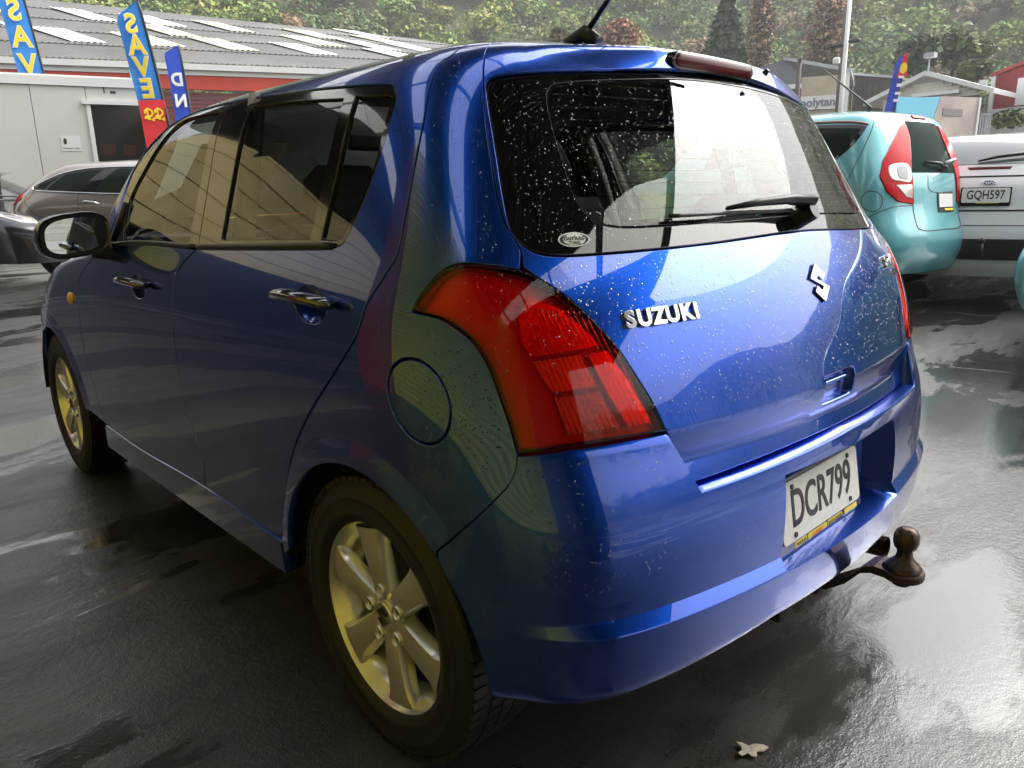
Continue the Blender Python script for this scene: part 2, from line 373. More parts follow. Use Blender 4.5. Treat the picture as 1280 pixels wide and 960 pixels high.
# ================================================================ ground
def gz(x, y):
    d = (x-CP[0])*math.cos(YAW)+(y-CP[1])*math.sin(YAW)
    r_ = np.maximum(np.asarray(d, float)-4.2, 0)
    return np.minimum(r_, 10)*.034+np.clip(r_-18, 0, 40)*.035
def asphalt():
    m = bpy.data.materials.new('wet_asphalt'); m.use_nodes = True; L = m.node_tree.links; b = m.node_tree.nodes['Principled BSDF']
    tc = node(m, 'ShaderNodeTexCoord').outputs['Object']
    def nz(sc, det=6, ro=.6, dist=0., vec=None):
        n = node(m, 'ShaderNodeTexNoise'); n.inputs['Scale'].default_value = sc; n.inputs['Detail'].default_value = det; n.inputs['Roughness'].default_value = ro; n.inputs['Distortion'].default_value = dist
        L.new(vec or tc, n.inputs['Vector']); return n.outputs['Fac']
    def mr(src, a, b_, c, d):
        n = node(m, 'ShaderNodeMapRange', interpolation_type='SMOOTHSTEP'); [n.inputs[i].__setattr__('default_value', q) for i, q in ((1, a), (2, b_), (3, c), (4, d))]; L.new(src, n.inputs[0]); return n.outputs[0]
    def mth(op, a, b_):
        n = node(m, 'ShaderNodeMath', operation=op)
        for i, q in enumerate((a, b_)):
            if isinstance(q, (int, float)): n.inputs[i].default_value = q
            else: L.new(q, n.inputs[i])
        return n.outputs[0]
    mp = node(m, 'ShaderNodeMapping'); mp.inputs['Scale'].default_value = (1., .35, 1.); mp.inputs['Rotation'].default_value = (0, 0, R(25)); L.new(tc, mp.inputs['Vector'])
    big = nz(.9, 5, .6, .6, mp.outputs[0]); mid = nz(5.5, 7, .65, .3, mp.outputs[0]); fine = nz(55, 2.5, .55); grit = nz(230, 1, .5); vor = node(m, 'ShaderNodeTexVoronoi', feature='DISTANCE_TO_EDGE'); vor.inputs['Scale'].default_value = .42; wob = node(m, 'ShaderNodeMix', data_type='VECTOR'); wob.inputs[0].default_value = .16; L.new(tc, wob.inputs[4]); nzc = node(m, 'ShaderNodeTexNoise'); nzc.inputs['Scale'].default_value = 2.5; L.new(tc, nzc.inputs['Vector']); L.new(nzc.outputs['Color'], wob.inputs[5]); L.new(wob.outputs[1], vor.inputs['Vector']); crack = mth('MULTIPLY', mr(vor.outputs['Distance'], .0, .0035, 1, 0), mr(big, .50, .58, 0, 1))
    wet = mr(mth('ADD', mth('MULTIPLY', big, .75), mth('MULTIPLY', mid, .25)), .485, .535, 0, 1)                      # 1 = standing film of water
    hgt = mth('SUBTRACT', mth('ADD', mth('MULTIPLY', mid, .30), mth('ADD', mth('MULTIPLY', fine, .085), mth('MULTIPLY', grit, .045))), mth('MULTIPLY', crack, .25))
    flat = mth('SUBTRACT', 1., mth('MULTIPLY', wet, .80))
    bn = node(m, 'ShaderNodeBump'); bn.inputs['Distance'].default_value = .022; L.new(flat, bn.inputs['Strength']); L.new(hgt, bn.inputs['Height']); L.new(bn.outputs[0], b.inputs['Normal'])
    ro = mth('ADD', mth('MULTIPLY', flat, .34), mr(mid, .35, .7, .0, .14)); L.new(ro, b.inputs['Roughness'])
    mx = node(m, 'ShaderNodeMix', data_type='RGBA'); mx.inputs[6].default_value = (.060, .056, .051, 1); mx.inputs[7].default_value = (.016, .015, .014, 1); L.new(mth('ADD', mth('MULTIPLY', mr(mid, .3, .72, 0, 1), .6), mth('MULTIPLY', mr(grit, .40, .62, 0, 1), .4)), mx.inputs[0])
    dk = node(m, 'ShaderNodeMix', data_type='RGBA'); L.new(mth('MULTIPLY', crack, .7), dk.inputs[0]); L.new(mx.outputs[2], dk.inputs[6]); dk.inputs[7].default_value = (.008, .008, .008, 1); L.new(dk.outputs[2], b.inputs['Base Color']); b.inputs['Specular IOR Level'].default_value = .75; b.inputs['IOR'].default_value = 1.45
    L.new(mth('ADD', mth('MULTIPLY', wet, .70), .30), b.inputs['Coat Weight']); b.inputs['Coat IOR'].default_value = 1.4; L.new(mth('MULTIPLY', flat, .13), b.inputs['Coat Roughness']); L.new(bn.outputs[0], b.inputs['Coat Normal'])
    return m
M_ASPH = asphalt()
xs = np.concatenate([np.linspace(-400, -14, 20), np.linspace(-13, 30, 60), np.linspace(34, 400, 22)]); ys = np.concatenate([np.linspace(-400, -52, 18), np.linspace(-50, 14, 80), np.linspace(18, 400, 18)])
GX, GY = np.meshgrid(xs, ys, indexing='ij'); nY = len(ys)
gv = np.c_[GX.ravel(), GY.ravel(), gz(GX.ravel(), GY.ravel())]
gf = np.array([(i*nY+j, (i+1)*nY+j, (i+1)*nY+j+1, i*nY+j+1) for i in range(len(xs)-1) for j in range(nY-1)])
tag(mesh('ground', gv, gf, M_ASPH, smooth=True), 'wet dark asphalt yard', None, None, 'structure')
# leaf lying on the asphalt
lf = np.array([(-.02, .002), (-.004, .010), (.010, .008), (.016, .020), (.026, .018), (.030, .008), (.046, .012), (.050, .004), (.038, -.002), (.034, -.012), (.038, -.026), (.028, -.024), (.018, -.012), (.004, -.014), (-.012, -.008)])
lm = MB().prism([tuple(p) for p in lf], 0, .002, lambda a, b, w: (a, b, w+.002+.15*abs(a-.02)*.3)).build('dead_leaf', mat('pale_leaf', (.55, .50, .40), .7, var=(90, .4)))
lm.location = (-.57, .285, .004); lm.rotation_euler = (0, 0, 1.0); tag(lm, 'small pale torn leaf lying on wet asphalt below the rear bumper', 'leaf')
# ================================================================ open shed that the camera stands in
M_YWALL = mat('yellow_shutter', (.85, .68, .06), .45, var=(1.2, .2))
M_RED = mat('red_paint', (.42, .025, .02), .45, var=(2, .25)); M_GALV = mat('galvanised_sheet', (.20, .20, .19), .5, metal=.2, var=(1.5, .25)); M_DKST = mat('dark_steel', (.03, .03, .032), .55)
def poly_sheet():
    m = bpy.data.materials.new('translucent_sheet'); m.use_nodes = True; n = m.node_tree.nodes; L = m.node_tree.links; n.remove(n['Principled BSDF'])
    t = node(m, 'ShaderNodeBsdfTransparent'); t.inputs[0].default_value = (.85, .85, .80, 1); d = node(m, 'ShaderNodeBsdfTranslucent'); d.inputs[0].default_value = (.8, .8, .74, 1)
    mx = node(m, 'ShaderNodeMixShader'); mx.inputs[0].default_value = .45; L.new(t.outputs[0], mx.inputs[1]); L.new(d.outputs[0], mx.inputs[2]); L.new(mx.outputs[0], n['Material Output'].inputs[0]); return m
M_POLY = poly_sheet()
shed = tag(empty('open_shed', (0, 3.4, 0)), 'open-sided steel shed with yellow shutter wall that shelters the blue hatchback', 'shed')
def spart(mb, nm, m, **k):
    o = mb.build(nm, m, shed, **k); o.location = (0, -3.4, 0); return o
YW = 3.4
mb = MB(); n = 46       # ribbed shutter
for k in range(n):
    z = .02+k*.09; mb.add([(-4.2, YW, z), (2.9, YW, z), (2.9, YW-.012, z+.045), (-4.2, YW-.012, z+.045), (-4.2, YW, z+.09), (2.9, YW, z+.09)], [(0, 1, 2, 3), (3, 2, 5, 4)])
spart(mb, 'yellow_shutter', M_YWALL)
mb = MB(); mb.span((2.92, YW-.10, 0), (3.75, YW+.25, 4.2)); spart(mb, 'red_post', M_RED)
mb = MB(); mb.span((-9, YW+.02, 0), (-4.22, YW+.2, 4.2)); spart(mb, 'back_wall', M_GALV)
def roofz_(x, y): return 4.05+.0*(y-YW)
def corr(x0, x1, y0, y1, z, pitch=.10, amp=.013):
    nx = int((x1-x0)/pitch*4); V = []
    for i in range(nx+1):
        x = x0+(x1-x0)*i/nx; zz = z+amp*math.sin(2*math.pi*x/pitch)
        V += [(x, y0, zz), (x, y1, zz)]
    return V, [(2*i, 2*i+1, 2*i+3, 2*i+2) for i in range(nx)]
RE = -2.7
for i, (x0, x1) in enumerate(((-9.5, -3.3), (-2.7, -.4), (.4, 2.1), (2.9, 4.7), (5.3, 8.4))):  # front end of the roof lengthened to darken the blue car's left side
    mb = MB(); mb.add(*corr(x0, x1, RE, 9.0, 4.2)); spart(mb, 'roof_sheet', M_GALV, smooth=True)
for i, (x0, x1) in enumerate(((-3.3, -2.7), (-.4, .4), (2.1, 2.9), (4.7, 5.3))):
    mb = MB(); mb.add(*corr(x0, x1, RE, 9.0, 4.2)); spart(mb, 'skylight_sheet', M_POLY, smooth=True)
for y in (-2.55, -1.2, .2, 1.6, 3.0):
    mb = MB(); mb.span((-9.4, y-.03, 4.03), (8.35, y+.03, 4.17)); spart(mb, 'purlin', M_DKST)
for x in (-4.4, -.9, 3.3, 6.4):
    mb = MB(); mb.span((x-.06, RE+.1, 3.78), (x+.06, 8.9, 4.02)); spart(mb, 'rafter', M_DKST)
mb = MB(); mb.span((-9.4, 8.9, 0), (8.35, 9.1, 4.2)); spart(mb, 'end_wall', M_GALV)
tan = tag(empty('tan_building', (11.5, 8, 0)), 'tan yellow block wall building ahead of the shed, seen mirrored in the side windows', 'building')
mb = MB(); [mb.span((-.2+.01*(k % 2), -6.0, .02+k*.4), (.2, 8, .40+k*.4)) for k in range(7, 16)]; MB().span((.1, -6, 0), (.2, 8, 2.81)).build('added_dark_base', M_DKST, tan); mb.build('wall', mat('tan_wall', (.62, .50, .24), .7, var=(.8, .25)), tan); MB().span((-.5, -6.2, 6.42), (.6, 8.2, 6.6)).build('roof_edge', M_DKST, tan)  # dark lower wall added so the blue car's doors reflect less brightness
mb = MB(); mb.span((-9.42, 1.0, 0), (-9.3, 8.88, 4.2)); spart(mb, 'rear_wall', M_GALV)  # unseen wall added to keep light off the blue car's rear quarter
# ================================================================ hills and bush
def mesh_rows(X, Y, Z): 
    n, k = X.shape; return np.c_[X.ravel(), Y.ravel(), Z.ravel()], np.array([(i*k+j, (i+1)*k+j, (i+1)*k+j+1, i*k+j+1) for i in range(n-1) for j in range(k-1)])
def hill_h(az, d):
    """height of the valley side seen in direction az (radians) at distance d"""
    front = np.exp(-((np.degrees(az)+43)/62.)**2)
    a = np.degrees(az)
    top = 22+62*front+5*np.sin(az*7)+4*np.sin(az*13+1)
    slope = np.clip((d-84-8*np.sin(az*5))/110., 0, 1)
    return gz(0, 0)+top*slope**.9-1.
az = np.linspace(-math.pi, math.pi, 181); dd = np.concatenate([[70, 80], np.linspace(86, 210, 30), [260, 320]])
AZ, DD = np.meshgrid(az, dd, indexing='ij'); HX, HY = CP[0]+DD*np.cos(AZ), CP[1]+DD*np.sin(AZ); HZ = hill_h(AZ, DD)+.6*np.sin(HX*.35)*np.cos(HY*.31)*np.clip((DD-84)/10, 0, 1)
v_, f_ = mesh_rows(HX, HY, HZ)
M_HILL = mat('hill_ground', (.045, .060, .024), .95, var=(.10, .5, (.12, .095, .050)), bump=(1.2, .6, .4), coords='Object')
tag(mesh('hillside', v_, f_, M_HILL, smooth=True), 'steep valley side behind the yard', None, None, 'structure')
def leafmesh(centres, radii, counts, sizes, cols, jit=.14, shell=.55, up=.5):
    """clouds of leaf-clump quads around crown centres"""
    Vs, Cs = [], []
    for c, r_, n, s, col in zip(centres, radii, counts, sizes, cols):
        d = rng.standard_normal((n, 3)); d /= np.linalg.norm(d, axis=1, keepdims=True); d[:, 2] = np.where(d[:, 2] < -.35, -d[:, 2], d[:, 2])
        rad = shell+(1-shell)*rng.random(n)**.6; lump = 1+.22*np.sin(d[:, 0]*5+c[0])*np.sin(d[:, 1]*5+c[1])*np.sin(d[:, 2]*6)
        p = np.asarray(c)+d*(rad*lump)[:, None]*np.asarray(r_)
        nn = d*.8+rng.standard_normal((n, 3))*.55+[0, 0, up]; nn /= np.linalg.norm(nn, axis=1, keepdims=True)
        t = np.cross(nn, rng.standard_normal((n, 3))); t /= np.linalg.norm(t, axis=1, keepdims=True); b = np.cross(nn, t)
        ss = s*(.55+.9*rng.random(n))[:, None]; e = .35+.5*rng.random(n)[:, None]
        Vs.append(np.stack([p-t*ss, p-b*ss*e, p+t*ss, p+b*ss*e], 1).reshape(-1, 3))
        cc = np.asarray(col)*(1+jit*rng.standard_normal((n, 1))*.6)*(1+.10*rng.standard_normal((n, 3))); Cs.append(np.repeat(np.clip(cc, .004, 1), 4, 0))
    V = np.concatenate(Vs); return V, np.arange(len(V)).reshape(-1, 4), np.concatenate(Cs)
M_LEAF = mat('foliage', (.06, .09, .03), .7, vcol='tint', spec=.3)
def hz(x, y):
    dx, dy = x-CP[0], y-CP[1]; return float(hill_h(math.atan2(dy, dx), math.hypot(dx, dy)))
def px_dir(px, py):
    a = np.array([(px-640)/FPX, (py-480)/FPX, 1.]); return a[0]*_R0+a[1]*_R1+a[2]*_f
def at(px, py, D):
    d = px_dir(px, py); h = np.array([math.cos(YAW), math.sin(YAW), 0]); return np.array(CP)+d*D/(d @ h)
GREENS = [(.14, .22, .05), (.18, .26, .055), (.10, .175, .05), (.21, .26, .06), (.14, .19, .075), (.25, .27, .06)]
BROWNS = [(.22, .165, .10), (.26, .175, .105), (.19, .165, .09)]
cen, rad, cnt, siz, colr = [], [], [], [], []
def crown(x, y, z, r_, col, n, s, fl=.85):
    cen.append((x, y, z)); rad.append((r_, r_, r_*fl)); cnt.append(n); siz.append(s); colr.append(col)
for px in np.arange(-60, 1340, 16):
    for D in (80, 86, 92, 99, 107, 116, 126, 138, 150):
        d = px_dir(px+rng.uniform(-14, 14), 300); a = math.atan2(d[1], d[0]); dist = D*rng.uniform(.96, 1.04)*1.12
        x, y = CP[0]+dist*math.cos(a), CP[1]+dist*math.sin(a); z = hz(x, y)
        if z < .2: continue
        right = px > 1100
        if right and rng.random() < .35: continue
        br = rng.random() < (.40 if right else .03)
        col = BROWNS[rng.integers(3)] if br else GREENS[rng.integers(6)]
        r_ = rng.uniform(2.4, 5.0)*(.66 if right else 1.)
        for q in range(3):
            crown(x+rng.normal()*r_*.45, y+rng.normal()*r_*.45, z+r_*(.55+.35*q*rng.random()), r_*rng.uniform(.5, .8), np.array(col)*rng.uniform(.8, 1.2), int(190+90*rng.random()), .27, .8)
for k in range(150):    # the rest of the valley, seen only in reflections
    a = rng.uniform(-math.pi, math.pi); dist = rng.uniform(86, 135)
    if abs(((math.degrees(a)+43+180) % 360)-180) < 40: continue
    x, y = CP[0]+dist*math.cos(a), CP[1]+dist*math.sin(a); r_ = rng.uniform(4, 7); crown(x, y, hz(x, y)+r_*.5, r_, GREENS[rng.integers(6)], 520, .28)
V, F, Cc = leafmesh(cen, rad, cnt, siz, colr)
tag(mesh('hillside_bush', V, F, M_LEAF, col=Cc), 'dense green bush covering the hillside', 'bush', None, 'stuff')
M_BARK = mat('bark', (.09, .07, .055), .9, var=(6, .4))
def tree(name, label, px, py_base, py_top, D, kind, col, wpx):
    b = at(px, py_base, D); t = at(px, py_top, D); h = t[2]-b[2]; w = wpx/FPX*D/2
    o = tag(empty(name, tuple(b)), label, 'tree', 'trees at the foot of the hill')
    zz = np.linspace(0, 1, 6); MB().tube([(.04*h*math.sin(3*q), .03*h*math.cos(4*q)-.03*h, h*.93*q) for q in zz], [.035*h*(1-q)+.01*h for q in zz], 7).build('trunk', M_BARK, o, smooth=True)
    ce, ra, cn, si, cl = [], [], [], [], []
    if kind == 'conifer':
        for k in range(16):
            q = k/16; rr = w*(1-q)**.8
            for j in range(7):
                a = j*.9+k*.5; ce.append((rr*.62*math.cos(a), rr*.62*math.sin(a), h*(.08+.90*q))); ra.append((rr*.5+.12, rr*.5+.12, h*.018)); cn.append(26); si.append(.22); cl.append(np.array(col)*rng.uniform(.8, 1.2))
    elif kind == 'bare':
        lm_ = MB()
        for k in range(90):
            q = rng.uniform(.08, .9); a = rng.uniform(0, 6.28); rr = w*(1-abs(q-.4))*rng.uniform(.35, .9); p0 = Vector((0, 0, h*q*.8)); p1 = Vector((rr*math.cos(a), rr*math.sin(a), h*min(1, q+.22)))
            lm_.tube([p0, (p0+p1)/2+Vector((rr*.2*math.cos(a), rr*.2*math.sin(a), 0)), p1], [.06, .04, .015], 4)
        lm_.build('limbs', M_BARK, o)
        for k in range(46):
            q = k/46; a = k*2.4; rr = w*.72*math.sqrt(max(.05, 1-(2*q-.9)**2*.8)); ce.append((rr*.6*math.cos(a), rr*.6*math.sin(a), h*(.1+.86*q))); ra.append((rr*.6, rr*.6, h*.07)); cn.append(70); si.append(.13); cl.append(np.array(col)*rng.uniform(.8, 1.2))
    else:
        for k in range(26):
            d = rng.standard_normal(3); d /= np.linalg.norm(d); q = rng.random()**.4; ce.append((w*.7*d[0]*q, w*.7*d[1]*q, h*(.58+.34*d[2]*q))); ra.append((w*.42, w*.42, h*.17)); cn.append(90); si.append(.24); cl.append(np.array(col)*rng.uniform(.75, 1.25))
    V, F, Cc = leafmesh(ce, ra, cn, si, cl, shell=.3); mesh('crown', V, F, M_LEAF, o, col=Cc)
    return o
tree('conifer_tree', 'dark green layered conifer between leafy bush and bare brown tree', 905, 95, -12, 62, 'conifer', (.035, .062, .026), 58)
tree('bare_tree', 'tall bare brown tree right of the layered conifer', 947, 98, -8, 60, 'bare', (.26, .18, .105), 44)
tree('bare_tree', 'wide bare brown tree behind the grey gabled building', 1030, 100, -10, 58, 'bare', (.27, .18, .105), 74)
tree('russet_tree', 'low russet brown tree showing above the blue car roof', 775, 75, 24, 60, 'bare', (.32, .18, .10), 66)
tree('yellow_conifer', 'small yellowish conifer left of the roof aerial', 697, 80, 34, 58, 'conifer', (.12, .10, .03), 36)
tree('leafy_tree', 'rounded bright green tree above the white gabled house ridge', 1190, 100, 40, 50, 'leafy', (.09, .13, .030), 44)
tree('leafy_tree', 'light green tree between white house and red barn', 1214, 108, 72, 49, 'leafy', (.10, .14, .035), 40)
tree('leafy_tree', 'small bright green tree higher on the brown slope', 1222, 82, 52, 54, 'leafy', (.10, .13, .028), 30)
tree('leafy_tree', 'dark green tree left of the white house ridge', 1143, 108, 42, 50, 'leafy', (.045, .075, .030), 48)
# ================================================================ factory with grey corrugated roof
M_ROOF = mat('fibre_cement_roof', (.165, .163, .158), .8, var=(.5, .25, (.125, .125, .122)), bump=(3, .2, .02)); M_WHITE = mat('white_paint', (.72, .72, .70), .45, var=(1, .08)); M_SKYL = mat('skylight_white', (.78, .79, .77), .4); M_SKYC = mat('skylight_cream', (.70, .66, .45), .5)
M_REDW = mat('red_wall', (.55, .06, .035), .6, var=(1.2, .15)); M_BLUEW = mat('blue_wall', (.10, .33, .62), .6); M_SHUT = mat('maroon_shutter', (.18, .045, .045), .5, var=(2, .2))
fac = tag(empty('factory_building', (24, -8, 0)), 'long factory with grey corrugated roof, white gutter and red fascia behind the white cabin', 'building')
def fpart(mb, nm, m, **k):
    o = mb.build(nm, m, fac, **k); o.location = (-24, 8, 0); return o
G0, GD = np.array([26.85, -3.93, 5.5]), np.array([-.407, -.913, 0]); K0, KD = np.array([34.24, 1.07, 8.5]), np.array([-.19, -.982, 0])
def rp(s, t, dz=0.):     # s along, t from gutter to ridge
    a = G0+GD*s; b = K0+KD*(s*1.06); return a+(b-a)*t+np.array([0, 0, dz])
rows_t = [0, .2, .4, .6, .8, 1.]
for k in range(5):
    V = []; n = 0
    for s in np.arange(-12, 22.001, .045):
        zz = .022*math.sin(2*math.pi*s/.18); V += [rp(s, rows_t[k]-.012, zz+.02), rp(s, rows_t[k+1]+.012, zz-.02)]; n += 1
    o = mesh('roof_sheet_row', V, [(2*i, 2*i+2, 2*i+3, 2*i+1) for i in range(n-1)], M_ROOF, fac, smooth=True); o.location = (-24, 8, 0)
def skylight(s, t0, t1, m, w=1.05):
    V = []; n = 0
    for q in np.linspace(s, s+w, 25):
        zz = .022*math.sin(2*math.pi*q/.18)+.06; V += [rp(q, t0, zz), rp(q, t1, zz)]; n += 1
    o = mesh('roof_skylight', V, [(2*i, 2*i+2, 2*i+3, 2*i+1) for i in range(n-1)], m, fac, smooth=True); o.location = (-24, 8, 0)
for k, (s, row, c) in enumerate([(3.3,1,0),(5.7,1,1),(8.1,1,1),(10.8,1,0),(14.1,1,0),(19.8,1,1),(-5.6,2,1),(-0.5,2,1),(1.9,2,0),(7.6,2,1),(12.7,2,1),(14.8,2,0),(16.9,2,0),(-4.9,3,1),(-1.6,3,1),(3.2,3,1),(6.5,3,0),(8.6,3,0),(11.0,3,1),(14.3,3,1),(17.0,3,1),(-4.2,4,0),(-1.8,4,0),(0.6,4,0),(2.7,4,1),(18.0,4,0)]):
    skylight(s, rows_t[row]+.01, rows_t[row+1], M_SKYC if c else M_SKYL)
Nrm = np.array([GD[1], -GD[0], 0]); Nrm = Nrm if Nrm @ (np.array(CP)-G0) > 0 else -Nrm
def wbox(mb, s0, s1, z0, z1, t0, t1):
    P = [G0*[1, 1, 0]+GD*s+Nrm*t+np.array([0, 0, z]) for s in (s0, s1) for t in (t0, t1) for z in (z0, z1)]
    mb.add(P, [(0, 1, 3, 2), (4, 6, 7, 5), (0, 4, 5, 1), (2, 3, 7, 6), (0, 2, 6, 4), (1, 5, 7, 3)]); return mb
fpart(wbox(MB(), -12, 20, 5.26, 5.44, .02, .18), 'gutter', M_WHITE); fpart(wbox(MB(), -12, 20, 5.11, 5.25, -.06, .06), 'fascia_board', M_WHITE)
fpart(wbox(MB(), -12, 8.9, 4.68, 5.10, -.15, .02), 'red_fascia', M_REDW); fpart(wbox(MB(), 8.0, 8.9, 0, 4.67, -.15, .02), 'red_jamb', M_REDW); fpart(wbox(MB(), 8.92, 20, 0, 5.10, -.15, .015), 'blue_wall', M_BLUEW); fpart(wbox(MB(), -12, 3.0, 0, 4.67, -.16, .0), 'pale_wall', M_GALV)
mb = MB()
for k in range(33): z = .5+k*.125; wbox(mb, 3.02, 7.98, z, z+.10, -.2, -.10+.02*(k % 2))
fpart(mb, 'roller_shutter', M_SHUT)
pts = [G0+GD*3.55+Nrm*.12+np.array([0, 0, -.25]), G0+GD*3.55+Nrm*.12+np.array([0, 0, -.62]), G0+GD*3.40+Nrm*.02+np.array([0, 0, -.85]), G0+GD*3.40+Nrm*.06+np.array([0, 0, -2.5])]
fpart(MB().tube([tuple(p) for p in pts], .07, 8), 'downpipe', M_WHITE, smooth=True)
# ================================================================ white cabin
M_CAB = mat('cabin_panel', (.62, .61, .56), .5, var=(.8, .12), bump=(2, .1, .01)); M_DARKIN = mat('dark_inside', (.05, .05, .048), .7)
CA, CB = np.array([13.75, -.1, 0]), np.array([12.72, -3.33, 0]); cx_ = (CB-CA)/np.linalg.norm(CB-CA); cn_ = np.array([cx_[1], -cx_[0], 0]); cn_ = cn_ if cn_ @ (np.array(CP)-CA) > 0 else -cn_
cab = tag(empty('site_cabin', tuple(CB)), 'white panelled site cabin with open doorway behind the bronze hatchback', 'cabin')
def cbox(mb, s0, s1, z0, z1, t0, t1):
    P = [CB+cx_*s+cn_*t+np.array([0, 0, z])-CB for s in (s0, s1) for t in (t0, t1) for z in (z0, z1)]
    mb.add(P, [(0, 1, 3, 2), (4, 6, 7, 5), (0, 4, 5, 1), (2, 3, 7, 6), (0, 2, 6, 4), (1, 5, 7, 3)]); return mb
ZT = 3.13
for (s0, s1) in ((-3.42, -2.63), (-2.62, -1.83), (-1.82, -1.05), (-5.2, -3.43)): cbox(MB(), s0, s1, .3, ZT-.14, -.06, 0).build('wall_panel', M_CAB, cab)
cbox(MB(), -1.04, -.19, 2.76, ZT-.14, -.06, 0).build('wall_panel', M_CAB, cab); cbox(MB(), -.18, 0, .3, ZT-.14, -.06, 0).build('wall_panel', M_CAB, cab)
cbox(MB(), -5.3, .04, ZT-.135, ZT, -.08, .03).build('eave_trim', M_WHITE, cab); cbox(MB(), -1.12, -.12, 2.72, 2.78, .0, .05).build('door_head', M_WHITE, cab); cbox(MB(), -1.06, -1.0, .4, 2.72, -.05, .03).build('door_jamb', M_WHITE, cab); cbox(MB(), -.23, -.17, .4, 2.72, -.05, .03).build('door_jamb', M_WHITE, cab)
cbox(MB(), -.055, 0, .3, ZT-.14, -2.6, -.061).build('end_wall', M_CAB, cab); cbox(MB(), -5.2, .04, ZT-.02, ZT+.03, -2.7, .0).build('cabin_roof', M_WHITE, cab)
cbox(MB(), -5.2, -.056, .3, ZT-.14, -2.6, -2.5).build('rear_wall', mat('cabin_inner', (.42, .41, .38), .7), cab); cbox(MB(), -5.2, -.056, .36, .44, -2.5, -.06).build('cabin_floor', M_DARKIN, cab)
for s in (-.98, -.62): cbox(MB(), s, s+.22, 2.05, 2.25, -2.49, -2.46).build('window_reflection', mat('pink_reflection', (.8, .42, .38), .4), cab)  # pink slabs paint in the two window reflections inside the doorway
cbox(MB(), -.86, -.78, .9, 1.7, -2.3, -2.2).build('coat', M_INK0 if 'M_INK0' in globals() else M_DARKIN, cab)
sgp = cbox(MB(), -1.50, -1.22, 1.98, 2.22, .001, .006).build('door_sign', M_WHITE, cab)
FS = frame((cx_*-1.36+cn_*.008+np.array([0, 0, 2.025])), tuple(cx_), (0, 0, 1)); text('sign_lettering', 'Customer Toilet', .035, FS, M_DKST, sgp, .0005)
MB().prism([(-.016, -.045), (.016, -.045), (.026, .01), (.012, .05), (-.012, .05), (-.026, .01)], 0, .002, lambda a, b, w: tuple(frame((cx_*-1.44+cn_*.007+np.array([0, 0, 2.13])), tuple(cx_), (0, 0, 1)) @ Vector((a, b, w)))).build('sign_figure', M_DKST, sgp)
cbox(MB(), -.78, -.76, 3.0, 2.9, .001, .004).build('mark', M_DKST, cab); cbox(MB(), -.68, -.6, 2.94, 2.9, .001, .004).build('mark', M_DKST, cab)
# ================================================================ feather banners
def banner(name, label, px0, py0, px1, py1, D, wpx, m, spans, flip=True, bend=-.18):
    """a curved sail banner from its foot to its tip; spans: (t, text, colour, size)"""
    a, b = at(px0, py0, D), at(px1, py1, D); ax = b-a; L = np.linalg.norm(ax); ax /= L
    side = np.cross(ax, (np.array(CP)-a)/np.linalg.norm(np.array(CP)-a)); side /= np.linalg.norm(side); w = wpx/FPX*D
    nrm = np.cross(side, ax)
    o = tag(empty(name, (a[0], a[1], float(gz(a[0], a[1])))), label, 'banner', 'feather banners'); O = np.array(o.location)
    def q(t, s): # s 0 pole side, 1 free edge
        wd = w*min(1, (1-t)/.10+.10) if t > .9 else w
        return a+ax*L*t+side*(bend*L*(t**2.2)*.6-wd*s)+nrm*(.03*math.sin(9*t+3*s))-O
    n = 26; V = [q(t, s) for t in np.linspace(0, 1, n) for s in np.linspace(0, 1, 7)]
    mesh('sail', V, [(i*7+j, (i+1)*7+j, (i+1)*7+j+1, i*7+j+1) for i in range(n-1) for j in range(6)], m, o, smooth=True)
    MB().tube([(0, 0, 0)]+[tuple(q(t, -.02)) for t in np.linspace(0, 1, 16)], .022, 6).build('pole', M_DKST, o, smooth=True)
    for (t, tx, mm, sz, ro) in spans:
        c = np.array(q(t, .5))+nrm*.05; e = np.array(q(t-.03, .5)); upv = (np.array(q(t, .5))-e)
        F = frame(c, side*(-1 if not flip else 1), upv); 
        if flip: F = frame(c, side, upv) @ Matrix.Diagonal((1, 1, 1, 1))
        text('banner_letter', tx, sz*w*1.02, F @ Matrix.Rotation(ro, 4, 'Z'), M_WHITE, o, .002, sx=(1 if flip else -1)*-.9, bold=.05*w)
        text('banner_letter', tx, sz*w*1.02, F @ Matrix.Translation((0, 0, .006)) @ Matrix.Rotation(ro, 4, 'Z'), mm, o, .002, sx=(1 if flip else -1)*-.9, bold=.015*w)
    return o
M_BBLUE = mat('banner_blue', (.03, .22, .62), .7); M_BNAVY = mat('banner_navy', (.02, .06, .45), .7); M_BY = mat('banner_yellow', (.85, .62, .02), .7); M_BRED = mat('banner_red', (.65, .03, .04), .7); M_BW = mat('banner_white', (.8, .8, .8), .7)
banner('feather_banner', 'blue feather banner with yellow letters at the left picture edge', 80, 200, 26, -40, 17.5, 25, M_BBLUE, [(.78, 'S', M_BY, 1.2, 0), (.645, 'A', M_BY, 1.2, 0), (.505, 'V', M_BY, 1.2, 0)], bend=-.05)
b2 = banner('feather_banner', 'blue feather banner with yellow letters and red foot right of the cabin doorway', 218, 190, 178, 2, 12.6, 27, M_BBLUE, [(.85, 'S', M_BY, 1.05, 0), (.71, 'A', M_BY, 1.05, 0), (.57, 'V', M_BY, 1.05, 0), (.43, 'E', M_BY, 1.05, 0)], bend=-.05)
banner('feather_banner', 'narrow dark blue feather banner with white letters before the maroon shutter', 242, 165, 226, 57, 17, 17, M_BNAVY, [(.60, 'D', M_BW, 1.1, 0), (.36, 'N', M_BW, 1.1, 0)], bend=-.05)
